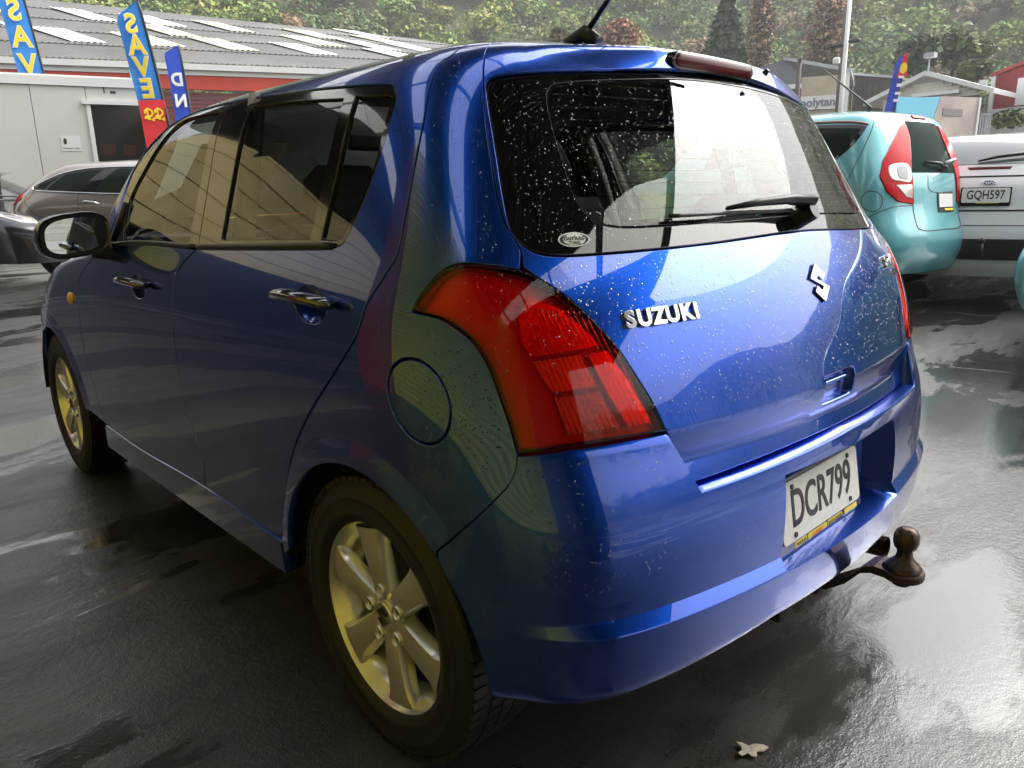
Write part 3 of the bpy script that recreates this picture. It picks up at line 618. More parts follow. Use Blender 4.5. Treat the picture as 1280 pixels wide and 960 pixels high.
def red_foot():
    a, b = at(217, 192, 12.6), at(205, 125, 12.6); o = b2; O = np.array(o.location); ax = (b-a); sd = np.cross(ax, np.array(CP)-a); sd /= np.linalg.norm(sd); nr = np.cross(sd, ax); nr /= np.linalg.norm(nr); w = 27/FPX*12.6
    mesh('sail_foot', [a+sd*.01+nr*.03-O, a-sd*(w+.01)+nr*.03-O, b-sd*(w+.01)+nr*.03-O, b+sd*.01+nr*.03-O], [(0, 1, 2, 3)], M_BRED, o); text('banner_letter', '$$', .30, frame((a+b)/2-sd*w*.5+nr*.04-O+(b-a)*.2, tuple(sd), tuple(b-a)), M_BY, o, .002, sx=-.9, bold=.012)
red_foot()
# ================================================================ buildings on the right
M_GREYC = mat('grey_cladding', (.16, .17, .19), .6, var=(.6, .15)); M_CREAM = mat('stained_cream_wall', (.55, .48, .36), .8, var=(.5, .45, (.36, .28, .19)), bump=(2, .3, .05)); M_WOOD = mat('weathered_boards', (.11, .09, .08), .85, var=(.7, .35)); M_TIN = mat('tin_roof', (.42, .44, .46), .5, var=(.5, .2)); M_HOUSE = mat('cream_weatherboard', (.66, .63, .54), .6, var=(.8, .1)); M_BARN = mat('red_barn_iron', (.33, .035, .035), .6, var=(.6, .25))
def place(o, P): o.location = tuple(P)
def facade(name, label, p0, p1, D0, D1, cat='building'):
    a, b = at(*p0, D0), at(*p1, D1); o = tag(empty(name, (a[0], a[1], 0)), label, cat); X = np.array([b[0]-a[0], b[1]-a[1], 0]); L = np.linalg.norm(X); X /= L
    N = np.array([X[1], -X[0], 0]); N = N if N @ (np.array(CP)-a) > 0 else -N
    def bx(s0, s1, z0, z1, t0, t1, nm, m, **k):
        P = [X*s+N*t+np.array([0, 0, z]) for s in (s0, s1) for t in (t0, t1) for z in (z0, z1)]
        return MB().add(P, [(0, 1, 3, 2), (4, 6, 7, 5), (0, 4, 5, 1), (2, 3, 7, 6), (0, 2, 6, 4), (1, 5, 7, 3)]).build(nm, m, o, **k)
    def pr(poly, t0, t1, nm, m): return MB().prism(poly, t0, t1, lambda s, z, t: tuple(X*s+N*t+np.array([0, 0, z]))).build(nm, m, o)
    return o, L, bx, pr, X, N
pk = at(980, 72, 45)[2]; e1 = at(955, 90, 45)[2]; e2 = at(1058, 90, 45)[2]
o, L, bx, pr, X, N = facade('warehouse', 'grey gabled warehouse with stained cream side and polytan sign', (900, 120), (1058, 120), 47, 44)
sL = lambda px: (px-900)/(1058-900)*L
pr([(sL(900), 0), (sL(1003), 0), (sL(1003), e2-.15), (sL(980), pk), (sL(950), pk-.35), (sL(900), e1-.5)], -.3, 0, 'gable_wall', M_GREYC)
bx(sL(1003)+.01, L, 0, e2-.25, -.2, .05, 'cream_wall', M_CREAM); bx(L-.12, L+.1, 0, e2-.05, .06, .2, 'corner_trim', M_WHITE)
bx(sL(940), sL(1004), at(970, 108, 45)[2]-.12, at(970, 108, 45)[2]+.12, .01, .12, 'lintel', M_WHITE); bx(sL(965), sL(1002), 0, at(970, 112, 45)[2], .0, .05, 'shutter_door', mat('grey_door', (.12, .12, .125), .6))
pr([(sL(978), pk+.12), (L+.15, e2+.0), (L+.15, e2-.2), (sL(980), pk-.08)], -9, .25, 'roof_slope', M_TIN)
for k in range(9): bx(sL(1003)+.3+k*.3, sL(1003)+.33+k*.3, .2, e2-.4, .051, .075, 'wall_batten', M_CREAM)
sgb = bx(sL(1004), sL(1046), at(1030, 137, 44.6)[2], at(1030, 120, 44.6)[2], .16, .22, 'sign_board', M_WHITE)
FS = frame(X*sL(1025)+N*.24+np.array([0, 0, at(1030, 128.5, 44.6)[2]]), tuple(X), (0, 0, 1)); text('sign_lettering', 'polytan', .62, FS, mat('sign_grey', (.20, .21, .25), .6), sgb, .01, sx=1.0, bold=.02)
o, L, bx, pr, X, N = facade('timber_shed', 'dark weathered timber shed between warehouse and white house', (1062, 120), (1120, 120), 50, 48)
zl, zr = at(1062, 84, 47)[2], at(1116, 104, 50)[2]
for k in range(16): s = L*k/16; zz = zl+(zr-zl)*(k+.5)/16; bx(s+.01, s+L/16-.012, 0, zz-.02, -.1, .03*(k % 2), 'board', M_WOOD)
pr([(-.1, zl), (L+.2, zr-.05), (L+.2, zr+.08), (-.1, zl+.14)], -6, .3, 'roof', M_TIN)
# white gabled house
o, L, bx, pr, X, N = facade('white_house', 'small white gabled house with cream boards below the hill', (1098, 125), (1228, 125), 38, 34.6)
zp, ze = at(1155, 94, 36)[2], at(1092, 122, 36)[2]; mid = L*.47
for k in range(9): z0 = ze+k*.13; w = (1-(z0-ze)/(zp-ze)); bx(-.55+(mid+.55)*(z0-ze+.26)/(zp-ze+.14)+.05, L+.5-(L+.5-mid)*(z0-ze+.26)/(zp-ze+.14)-.05, z0, z0+.122, -.12, .0, 'weatherboard', M_HOUSE) if z0 < zp-.35 else None
for k in range(20): bx(.25, L-.15, ze-.13*(k+1), ze-.13*(k+1)+.122, -.12, 0, 'weatherboard', M_HOUSE)
pr([(-.55, ze-.12), (mid, zp+.02), (mid, zp+.22), (-.55, ze+.08)], -3, .35, 'roof_slope', M_WHITE); pr([(mid, zp+.02), (L+.5, ze-.12), (L+.5, ze+.08), (mid, zp+.22)], -3, .35, 'roof_slope', M_WHITE)
bx(L*.36, L*.80, at(1170, 118, 36)[2]-.05, at(1170, 118, 36)[2]+.10, .03, .3, 'porch_head', M_WHITE); bx(L-.9, L-.12, 0, ze-.1, .01, .06, 'dark_recess', M_WOOD)
MB().tube([tuple(X*mid+np.array([0, 0, zp+.2])), tuple(X*mid+np.array([0, 0, zp+.8]))], .04, 6).build('roof_lamp_post', M_TIN, o); bx(mid-.2, mid+.25, zp+.8, zp+1.0, -.2, .2, 'roof_lamp', M_TIN)
bx(L*.88, L*.94, zp-.75, zp-.3, -1.2, -1., 'flue', M_TIN)
# red barn
o, L, bx, pr, X, N = facade('red_barn', 'red corrugated barn with white base and sign at the right edge', (1242, 125), (1360, 115), 38, 34)
zt = at(1242, 96, 38)[2]; zm = at(1242, 137, 38)[2]
for k in range(40): s = k*L/40; bx(s, s+L/40*.8, zm, zt+s*.24, -.1, .03, 'iron_rib', M_BARN)
bx(0, L, zm, zt+.1, -.3, .0, 'wall', M_BARN); bx(-.02, L, 0, zm, -.3, .06, 'white_base', M_WHITE); bx(-.18, .02, 0, zt+.1, -.1, .1, 'corner_trim', M_WHITE); pr([(-.2, zt+.0), (L, zt+.24*L), (L, zt+.24*L+.15), (-.2, zt+.15)], -6, .15, 'roof', M_BARN)
bx(1.15, 3.4, zm+.05, zm+1.25, .05, .1, 'sign', M_BW)
# painted hoarding before the house
o, L, bx, pr, X, N = facade('painted_hoarding', 'pale mural hoarding with sky blue end in front of the white house', (1120, 140), (1222, 140), 24, 26)
z0, z1 = at(1150, 162, 25)[2], at(1222, 122, 26)[2]; M_MUR = mat('faded_mural', (.50, .43, .38), .7, var=(1.1, .4, (.34, .27, .25))); M_MURB = mat('mural_blue', (.16, .50, .66), .7)
pr([(0, z0-1), (L*.34, z0-1), (L*.50, z1-.06), (L*.30, z1-.12), (0, z1-.16)], -.05, 0, 'blue_panel', M_MURB); pr([(L*.345, z0-1), (L, z0-1), (L, z1), (L*.505, z1-.05)], -.05, .004, 'mural_panel', M_MUR); bx(L-.05, L+.04, 0, z1, -.06, .05, 'edge_post', M_WHITE)
bx(L*.55, L*.80, z1-.62, z1-.40, .006, .02, 'mural_mark', mat('mural_grey', (.22, .20, .2), .7))
# gate beside the barn
o, L, bx, pr, X, N = facade('steel_gate', 'narrow steel bar gate between hoarding and red barn', (1226, 150), (1238, 150), 30, 30, 'gate')
zg = at(1230, 142, 30)[2]
for k in range(5): bx(k*L/4.-.02, k*L/4.+.02, 0, zg, -.02, .02, 'bar', M_TIN)
bx(-.03, L+.03, zg-.06, zg, .021, .05, 'rail', M_TIN)
# grass clump by barn
ce = at(1262, 150, 33); V, F, Cc = leafmesh([(ce[0], ce[1], ce[2]-.1)], [(.7, .7, .55)], [240], [.16], [(.10, .13, .03)], shell=.2); o = mesh('flax_clump', V, F, M_LEAF, col=Cc); tag(o, 'green flax clump at the foot of the red barn', 'plant')
# poles
def pole(name, label, p0, p1, D, r0, r1, m, cat='pole'):
    a, b = at(*p0, D), at(*p1, D); a = np.array([b[0], b[1], float(gz(b[0], b[1]))]); o = tag(empty(name, tuple(a)), label, cat)
    MB().tube([(0, 0, 0), (0, 0, b[2]-a[2])], [r0, r1], 10).build('shaft', m, o, smooth=True); return o, b-a
o, t = pole('lamp_post', 'tall white lamp post beside the polytan warehouse', (1061, 135), (1065, -30), 30, .10, .07, M_WHITE)
z_ = at(1064, 55, 30)[2]-o.location.z; MB().box((.35, -.1, z_), (.5, .25, .12), bev=.03).build('floodlight', M_DKST, o); MB().box((-.35, .1, z_+.05), (.4, .25, .12), bev=.03).build('floodlight', M_DKST, o); MB().box((.45, -.3, z_-.5), (.25, .2, .25), bev=.05).build('lamp_head', M_WHITE, o)
o, t = pole('power_pole', 'wooden power pole in front of the grey gable', (998, 130), (1000, 70), 40, .14, .11, M_WOOD)
MB().box((0, 0, t[2]-.25), (1.3, .12, .12), Matrix.Rotation(R(-60), 3, 'Z')).build('crossarm', M_WOOD, o)
o, t = pole('power_pole', 'wooden power pole close behind the white lamp post', (1056, 130), (1058, 8), 42, .15, .12, M_WOOD)
MB().box((0, 0, t[2]-1.6), (2.6, .12, .12), Matrix.Rotation(R(-50), 3, 'Z')).build('crossarm', M_WOOD, o)
o = banner('feather_banner', 'small slim feather banner with red tip and white letters before the white house', 1117, 140, 1133, 67, 24, 10, M_BNAVY, [], bend=.06)
a, b = at(1127, 97, 24), at(1133.5, 66, 24); O = np.array(o.location); sd = np.cross(b-a, np.array(CP)-a); sd /= np.linalg.norm(sd); nn_ = (np.array(CP)-a)/np.linalg.norm(np.array(CP)-a)*.06
for q_, h_ in ((.60, .10), (.46, .13), (.32, .11), (.20, .12)): p_ = at(1117+16*q_, 140-73*q_, 24); mesh('white_mark', [p_+nn_-O-sd*.075-(b-a)*.05*h_*10, p_+nn_-O+sd*.075-(b-a)*.05*h_*10, p_+nn_-O+sd*.075+(b-a)*.05*h_*10, p_+nn_-O-sd*.075+(b-a)*.05*h_*10], [(0, 1, 2, 3)], M_BW, o)
mesh('red_tip', [a-sd*.14+nn_-O, a+sd*.14+nn_-O, b+sd*.04+nn_-O, b-sd*.04+nn_-O], [(0, 1, 2, 3)], M_BRED, o); c = (a+b)/2-(b-a)*.12
mesh('yellow_disc', [c+nn_*1.3-O]+[c+nn_*1.3-O+sd*.10*math.cos(k*.628)+(b-a)/np.linalg.norm(b-a)*.16*math.sin(k*.628) for k in range(10)], [(0, 1+k, 1+(k+1) % 10) for k in range(10)], M_BY, o)

# ================================================================ damp air over the yard
def haze():
    m = bpy.data.materials.new('damp_air'); m.use_nodes = True; n = m.node_tree.nodes; n.remove(n['Principled BSDF']); v = node(m, 'ShaderNodeVolumePrincipled')
    v.inputs['Color'].default_value = (.93, .95, .97, 1); v.inputs['Density'].default_value = .0011; v.inputs['Anisotropy'].default_value = .2; m.node_tree.links.new(v.outputs[0], n['Material Output'].inputs['Volume']); return m
tag(MB().span((-330, -330, -2.5), (330, 330, 112)).build('haze', haze()), 'thin damp haze in the valley air', None, None, 'stuff')
# ================================================================ the blue hatchback
S = Skin(**HERO)
M_PAINT = mat('blue_metallic_paint', (.003, .060, .43), .26, metal=.94, coat=1., coat_ior=1.62, coat_rough=.012)
def road_film(m):
    """thin dried spray on the lowest panels"""
    b = m.node_tree.nodes['Principled BSDF']; L = m.node_tree.links; g_ = node(m, 'ShaderNodeNewGeometry'); sx = node(m, 'ShaderNodeSeparateXYZ'); L.new(g_.outputs['Position'], sx.inputs[0])
    mr_ = node(m, 'ShaderNodeMapRange'); mr_.inputs[1].default_value = .46; mr_.inputs[2].default_value = .20; mr_.inputs[3].default_value = 0; mr_.inputs[4].default_value = .45; L.new(sx.outputs[2], mr_.inputs[0])
    nz_ = node(m, 'ShaderNodeTexNoise'); nz_.inputs['Scale'].default_value = 7; nz_.inputs['Detail'].default_value = 8; nz_.inputs['Roughness'].default_value = .7; L.new(g_.outputs['Position'], nz_.inputs['Vector'])
    r2 = node(m, 'ShaderNodeMapRange'); r2.inputs[1].default_value = .42; r2.inputs[2].default_value = .75; L.new(nz_.outputs['Fac'], r2.inputs[0])
    mu = node(m, 'ShaderNodeMath', operation='MULTIPLY'); L.new(mr_.outputs[0], mu.inputs[0]); L.new(r2.outputs[0], mu.inputs[1])
    mx = node(m, 'ShaderNodeMix', data_type='RGBA'); mx.inputs[6].default_value = b.inputs['Base Color'].default_value; mx.inputs[7].default_value = (.045, .042, .038, 1); L.new(mu.outputs[0], mx.inputs[0]); L.new(mx.outputs[2], b.inputs['Base Color'])
    cr_ = node(m, 'ShaderNodeMapRange'); cr_.inputs[3].default_value = .012; cr_.inputs[4].default_value = .5; L.new(mu.outputs[0], cr_.inputs[0]); L.new(cr_.outputs[0], b.inputs['Coat Roughness'])
road_film(M_PAINT)
M_BLACK = mat('black_trim', (.012, .012, .013), .38, var=(30, .3))
M_GLOSSBLACK = mat('gloss_black', (.008, .007, .009), .08, coat=.6)
M_CERAMIC = mat('black_glass_band', (.004, .004, .005), .02, spec=.7)
M_RUBBER = mat('tyre_rubber', (.010, .010, .010), .55, bump=(220, .25, .001), var=(14, .35))
M_UNDER = mat('underbody', (.008, .008, .008), .8)
M_CHROME = mat('chrome', (.75, .75, .76), .06, metal=1.)
M_ALLOY = mat('painted_alloy', (.80, .80, .79), .26, metal=.75, var=(9, .25), coat=.35)
M_ALLOYDARK = mat('brake_metal', (.10, .095, .09), .5, metal=.8, var=(20, .5))
M_GLASS = glass('clear_car_glass', (.82, .88, .85), .95, 1.5)
M_GLASSR = glass('tinted_rear_glass', (.64, .69, .66), .9, 1.47)
M_PLATE = mat('plate_white', (.72, .72, .69), .35, var=(60, .12))
M_INK = mat('plate_black', (.012, .012, .012), .4)
M_YEL = mat('yellow_print', (.75, .58, .03), .45)
M_STEEL = mat('greasy_steel', (.022, .020, .018), .42, metal=.6, var=(40, .5, (.09, .045, .025)), bump=(60, .3, .002))
M_BALL = mat('greasy_ball', (.045, .037, .032), .35, metal=.7, var=(45, .5, (.085, .05, .032)))
M_SEAT = mat('seat_cloth', (.09, .09, .095), .9, bump=(300, .3, .002), var=(40, .3))
M_DASH = mat('dash_plastic', (.03, .03, .032), .6)
M_HEAD = mat('headliner', (.24, .235, .22), .9)
M_PAPER = mat('paper_white', (.78, .78, .75), .7)
car = tag(empty('hatchback_car'), 'blue metallic hatchback with wet paint and tow ball, nearest the camera', 'car')
def P1(u, v, o=0.): 
    u = np.array([float(u)]); v = np.array([float(v)]); return Vector(S.P(u, v)[0]+S.N(u, v)[0]*o)
def N1(u, v): return Vector(S.N(np.array([float(u)]), np.array([float(v)]))[0])
# ---- seams read off the car (station, level)
TGSEAM = [(5.5, 14.5), (5.53, 13.79), (5.6, 13.32), (5.77, 12.19), (5.8, 11.07), (5.7, 10.28), (5.49, 9.8)]
LAMPTOP = [(5.55, 9.39), (5.97, 9.47), (6.46, 9.52), (6.84, 9.47), (7.18, 9.25), (7.55, 8.83), (7.7, 8.56)]
LAMPIN = [(5.55, 9.39), (5.26, 9.23), (4.87, 8.88), (4.54, 8.4), (4.29, 7.92), (4.09, 7.35), (3.91, 6.76), (3.81, 6.28)]
LAMPB = [(3.81, 6.28), (4.46, 6.3), (5.28, 6.29), (5.7, 6.25), (6.12, 6.23)]
LAMPL = [(6.12, 6.23), (6.18, 6.72), (6.28, 7.24), (6.39, 7.69), (6.57, 8.06), (6.87, 8.33), (7.19, 8.5), (7.7, 8.56)]
QB = [(6.12, 6.23), (6.17, 6.0), (6.33, 5.72), (6.72, 5.33), (7.17, 4.86), (7.66, 4.27)]
RDGAP = [(6.2, 14.5), (6.4, 13.91), (6.72, 13.57), (6.96, 13.11), (7.18, 12.37), (7.44, 11.55), (7.73, 10.47), (7.93, 9.7), (8.25, 9.19), (8.66, 8.57), (8.95, 7.87), (9.53, 7.03), (10.22, 6.15), (10.89, 5.19), (11.34, 4.2), (11.71, 2.91), (11.9, 2.36)]
FRGAP = [(14.04, 9.38), (14.74, 8.82), (15.08, 8.11), (15.24, 6.86), (15.33, 5.57), (15.15, 4.21), (14.85, 3.23), (14.99, 2.43)]
FDGAP = [(20.1, 8.91), (21.27, 8.19), (21.66, 7.59), (21.78, 6.52), (21.94, 5.47), (21.91, 4.41), (21.6, 3.01), (21.44, 2.2)]
GL = [(0, 13.80), (2.02, 13.67), (4.3, 13.39), (5.3, 13.25)]
GLASSL = [(5.3, 13.25), (5.55, 13.1), (5.63, 12.64), (5.67, 11.86), (5.68, 10.94), (5.6, 10.16), (5.36, 9.79), (4.95, 9.64), (4.08, 9.62), (2.5, 9.67), (0, 9.80)]
mir = lambda l: [(-a, b) for a, b in l][::-1]
GLASS = [mir(GL)+GL[1:], GLASSL+mir(GLASSL)[1:]]
def rings(x0, rr, aa): a, r = np.meshgrid(np.radians(aa), rr, indexing='ij'); return uv_side_n(S, (x0+r*np.cos(a)).ravel(), (.30+r*np.sin(a)).ravel())
def arch(x0, r, a0, a1, n=40): return rings(x0, [r], np.linspace(a0, a1, n))
def flare(x0):
    def f(u, v):
        p = S.P(u, v); r = np.hypot(p[:, 0]-x0, p[:, 2]-.30)
        return .009*np.clip((.396-r)/.055, 0, 1)*(p[:, 1] > .5)*np.clip((p[:, 0]-x0+.47)/.06, 0, 1)
    return f
# ---- tailgate
def tg_disp(u, v):
    u, v = np.asarray(u, float), np.asarray(v, float)
    d = -.030*np.clip((6.28-v)/.55, 0, 1)**1.2                     # folds in towards its lower edge
    hx = np.clip(1-np.abs(u)/.62, 0, 1); 
    d = d-.022*np.clip((1-np.maximum(np.abs(u)/.50, np.abs(v-6.20)/.26))*6, 0, 1)     # handle pocket
    d = d+.020*np.clip((v-13.6)/.5, 0, 1)*np.clip((14.62-v)/.3, 0, 1)*np.clip((4.6-np.abs(u))/2.6, 0, 1)          # spoiler lip over the glass
    return d
hp = [(a, b) for a in np.linspace(-.75, .75, 31) for b in np.linspace(5.82, 6.62, 25)]
TGB = [(3.78, 6.2), (3.55, 5.30)]
TGBOT = [(3.55, 5.30), (1.25, 5.39), (-1.25, 5.39), (-3.55, 5.30)]
tgl = TGSEAM+[(5.5, 9.45)]
tail = patch(S, 'tailgate', [[(-5.5, 14.5), (0, 14.62), (5.5, 14.5)], tgl, [(5.5, 9.45)]+LAMPIN[1:], [(3.81, 6.28)]+TGB, TGBOT, mir([(3.81, 6.28)]+TGB), mir([(5.5, 9.45)]+LAMPIN[1:]), mir(tgl)],
             M_PAINT, car, h=.022, disp=tg_disp, holes=[GLASS], extra=hp+[(a, b) for a in np.linspace(-5.2, 5.2, 60) for b in (13.9, 14.0, 14.1, 14.2, 14.3, 6.35, 6.25, 6.1)], depth=.03)
# rear screen: ceramic band with a clear opening
CLR = [[(-3.7, 13.3), (-1.5, 13.5), (0, 13.54), (1.5, 13.5), (3.7, 13.2)], [(3.7, 13.2), (4.2, 13.05), (4.38, 12.6), (4.42, 11.8), (4.36, 10.9), (4.2, 10.45), (3.9, 10.2), (3.0, 10.15), (0, 10.25), (-3., 10.15), (-3.9, 10.2), (-4.2, 10.45), (-4.36, 10.9), (-4.42, 11.8), (-4.38, 12.6), (-4.2, 13.05), (-3.7, 13.3)]]
rs = patch(S, 'rear_window', CLR, M_GLASSR, car, h=.03, gap=0, rnd=.0005, depth=.004, off=-.004)
patch(S, 'window_band', GLASS, M_CERAMIC, rs, h=.03, gap=.0035, depth=.01, off=-.004, holes=[CLR])
mb = MB()
for k in range(11):
    v = 10.5+k*.27
    mb.tube([P1(u, v+.02*math.cos(u/3.), -.0065) for u in np.linspace(-4.2, 4.2, 24)], .0006, 4)
mb.build('heater_lines', M_INK, rs)
# wiper
wp = MB(); A0, A1 = (-.25, 10.22), (3.0, 10.28)
wb = wp.tube([P1(u, 10.24+.02*math.sin((u+.2)*1.), .012) for u in np.linspace(.2, 2.95, 16)], [.006]*16, 6, flat=.7).build('wiper', M_BLACK, car, smooth=True)
MB().tube([P1(-.25, 10.30, .012), P1(-.1, 10.36, .034), P1(.5, 10.40, .036), P1(1.3, 10.37, .030), P1(1.9, 10.31, .022)], [.020, .023, .017, .013, .007], 10, flat=.55).build('wiper_arm', M_BLACK, wb, smooth=True)
c = P1(-.1, 10.1, -.01); MB().tube([c, c+N1(0, 10.1)*.05], [.022, .018], 14).build('pivot', M_BLACK, wb, smooth=True, sharp=40)
# sticker on the screen
def decal(name, u, v, du, dv, m, parent, off, n=28):
    P = [P1(u+du*math.cos(2*math.pi*k/n), v+dv*math.sin(2*math.pi*k/n), off) for k in range(n)]
    return mesh(name, [P1(u, v, off)]+P, [(0, 1+k, 1+(k+1) % n) for k in range(n)], m, parent)
st = decal('sticker', 4.52, 9.93, .27, .14, M_PAPER, car, -.0025)
decal('sticker_ring', 4.52, 9.93, .245, .115, M_INK, st, -.0021); decal('sticker_face', 4.52, 9.93, .19, .112, M_PAPER, st, -.0017)
def surf_frame(u, v, o): 
    p = P1(u, v, o); a = P1(u-.05, v, o)-P1(u+.05, v, o); b = P1(u, v+.05, o)-P1(u, v-.05, o); return frame(p, a, b)
text('sticker_lettering', 'Burkes', .0145, surf_frame(4.52, 9.955, -.001), M_INK, st, .0002)
text('sticker_lettering', 'TYRES', .008, surf_frame(4.52, 9.86, -.001), M_INK, st, .0002)
# high brake lamp
M_REDDARK = mat('dark_red_lens', (.11, .002, .004), .16, spec=.3)
HBF = frame(P1(.36, 13.88, .016), (0, -1, 0), (-.02, 0, 1))
def bow(x, y, z): return tuple(HBF @ Vector((x, y, z-.32*x*x)))
def stadium(w, h, n=9): return [(sx*(w/2-h/2)+h/2*math.cos(a), h/2*math.sin(a)) for sx, a0 in ((1, -90), (-1, 90)) for a in np.radians(np.linspace(a0, a0+180, n))]
def strip_lamp(w, h, z0, z1, nm, m, par):
    xs_ = np.linspace(-w/2+h/2, w/2-h/2, 15); P = [(x, -h/2) for x in xs_]+stadium(w, h)[1:8]+[(x, h/2) for x in xs_[::-1]]+stadium(w, h)[10:17]
    n = len(P); V = [bow(x, y, z0) for x, y in P]+[bow(x, y, z1) for x, y in P]+[bow(x*.98, y*.8, z1+.002) for x, y in P]; half_ = len(xs_)
    F = [(i, (i+1) % n, n+(i+1) % n, n+i) for i in range(n)]+[(n+i, n+(i+1) % n, 2*n+(i+1) % n, 2*n+i) for i in range(n)]
    lo_ = list(range(2*n, 2*n+15)); hi_ = list(range(2*n+22, 2*n+37))[::-1]
    F += [(lo_[i], lo_[i+1], hi_[i+1], hi_[i]) for i in range(14)]; F += [tuple(range(2*n+14, 2*n+23)), tuple(list(range(2*n+36, 3*n))+[2*n])]
    return mesh(nm, V, F, m, par, smooth=True, sharp=40)
hb_ = strip_lamp(.305, .027, -.02, .003, 'high_brake_lamp', M_REDDARK, car); strip_lamp(.322, .035, -.05, .0, 'lamp_surround', M_GLOSSBLACK, hb_)
c = P1(-1.0, 13.72, .03); MB().tube([c, c+N1(0, 13.7)*.012], [.008, .005], 8).build('washer_jet', M_BLACK, car)
# tailgate handle: bright lip inside the pocket
hl = MB(); hl.tube([P1(u, 6.32, -.012) for u in np.linspace(-.42, .42, 8)], .005, 8); hl.build('tailgate_handle', M_PAINT, car, smooth=True)
# ---- badges
def letters(body, u, v, size, o, m, parent, name, sx=1.25, step=None, bold=.0016, lean=0.):
    step = step or size*.80/S.SU
    g = empty(name, parent=parent)
    for k, chh in enumerate(body):
        uu = u-k*step*(.62 if chh == 'I' else 1.)
        text('letter', chh, size, surf_frame(uu, v+lean*k, o), m, g, .0025, sx=sx, bevel=.0008, bold=bold)
    return g
g = empty('maker_lettering', parent=car); uu = 3.98
M_CHROMED = mat('badge_chrome', (.72, .73, .75), .12, metal=1.)
for chh, w_ in zip('SUZUKI', (1, 1.02, .98, 1.02, .98, .55)):
    text('letter', chh, .040, surf_frame(uu, 8.30+.012*(3.98-uu), .003), M_CHROMED, g, .003, sx=1.12, bevel=.0006, bold=.0012)
    text('letter_shadow_gap', chh, .040, surf_frame(uu, 8.30+.012*(3.98-uu), .0006), M_INK, g, .0006, sx=1.14, bold=.0012); uu -= .222*w_ if chh != 'K' else .17  # black copy behind each letter paints in its shadow
# angular S emblem: two hooked bars
def S_shape(k=1.):
    return [(-.046, .012), (-.002, .046), (.034, .020), (.018, .008), (-.002, .022), (-.018, .012), (.046, -.030), (.046, -.012)], None
em = empty('maker_emblem', parent=car); F0 = surf_frame(.02, 8.50, .001)
Sp = [(-.042, .014), (.000, .046), (.036, .019), (.019, .006), (.0, .020), (-.014, .010), (.042, -.014), (.0, -.046), (-.036, -.019), (-.019, -.006), (.0, -.020), (.014, -.010)]
for sc_, z0, z1, mm in ((.88, 0, .0015, M_INK), (.86, .0015, .0042, M_CHROMED)):
    MB().prism([(a*sc_, b*sc_*1.05) for a, b in Sp], z0, z1, lambda a, b, w: tuple(F0 @ Vector((a, b, w)))).build('emblem_bar', mm, em)
g = empty('model_lettering', parent=car); uu = -3.35
for chh in 'Swift':
    text('letter', chh, .042, surf_frame(uu, 8.55, .003), M_CHROMED, g, .003, sx=1.1, bevel=.0008, bold=.002); uu -= .20 if chh not in 'ift' else .13
text('letter', '1.5', .024, surf_frame(-3.95, 8.2, .003), M_CHROMED, g, .0025, sx=1.4, bold=.001)
# ---- tail lamps
M_LENS = glass('red_lens', (1, .24, .17), .9, 1.45)
M_LBOWL = mat('lamp_bowl_red', (.95, .035, .03), .34, metal=.85, bump=(90, .6, .004))
M_LDARK = mat('lamp_red_plain', (.85, .016, .018), .35)
M_LAMB = mat('lamp_amber', (.95, .45, .05), .34, metal=.8, bump=(140, .6, .004))
M_LCLR = mat('lamp_clear', (.75, .68, .62), .3, metal=.85, bump=(160, .8, .004))
def lamp_bulge(u, v): return .010+0*u
for sgn in (False, True):
    lp = patch(S, 'tail_lamp', [LAMPIN, LAMPB, LAMPL, LAMPTOP[::-1]], M_LENS, car, h=.02, gap=.0035, off=.006, depth=.03, mirror=sgn)
    patch(S, 'lamp_housing', [LAMPIN, LAMPB, LAMPL, LAMPTOP[::-1]], M_LDARK, lp, h=.04, gap=.004, off=-.022, depth=.03, mirror=sgn)
    def zone(nm, pts, mm, off=-.012): 
        return patch(S, nm, [[pts[i], pts[(i+1) % len(pts)]] for i in range(len(pts))], mm, lp, h=.02, gap=.002, off=off, depth=.012, mirror=sgn)
    zone('brake_bowl', [(5.45, 9.0), (4.95, 8.72), (4.62, 8.3), (4.42, 7.92), (5.62, 7.82), (5.75, 8.1), (5.72, 8.6)], M_LBOWL)
    zone('turn_bowl', [(5.64, 7.78), (4.78, 7.84), (4.62, 7.2), (5.38, 7.18)], M_LAMB)
    zone('reverse_bowl', [(5.37, 7.14), (4.60, 7.16), (4.40, 6.48), (5.26, 6.46)], M_LCLR)
    zone('reflector_strip', [(4.70, 7.82), (4.36, 7.86), (4.14, 7.3), (3.97, 6.7), (3.92, 6.45), (4.32, 6.45), (4.52, 7.1)], M_LBOWL, -.010)
    # vertical optic ribs, seen through the lens
    mb = MB()
    for k in range(15):
        u0 = 5.70-k*.085
        mb.tube([P1((u0-(8.9-v)*.21)*(-1 if sgn else 1), v, -.004) for v in np.linspace(8.75-.015*k, 6.45, 14)], .0016, 5)
    mb.build('lens_ribs', M_LENS, lp, smooth=True)
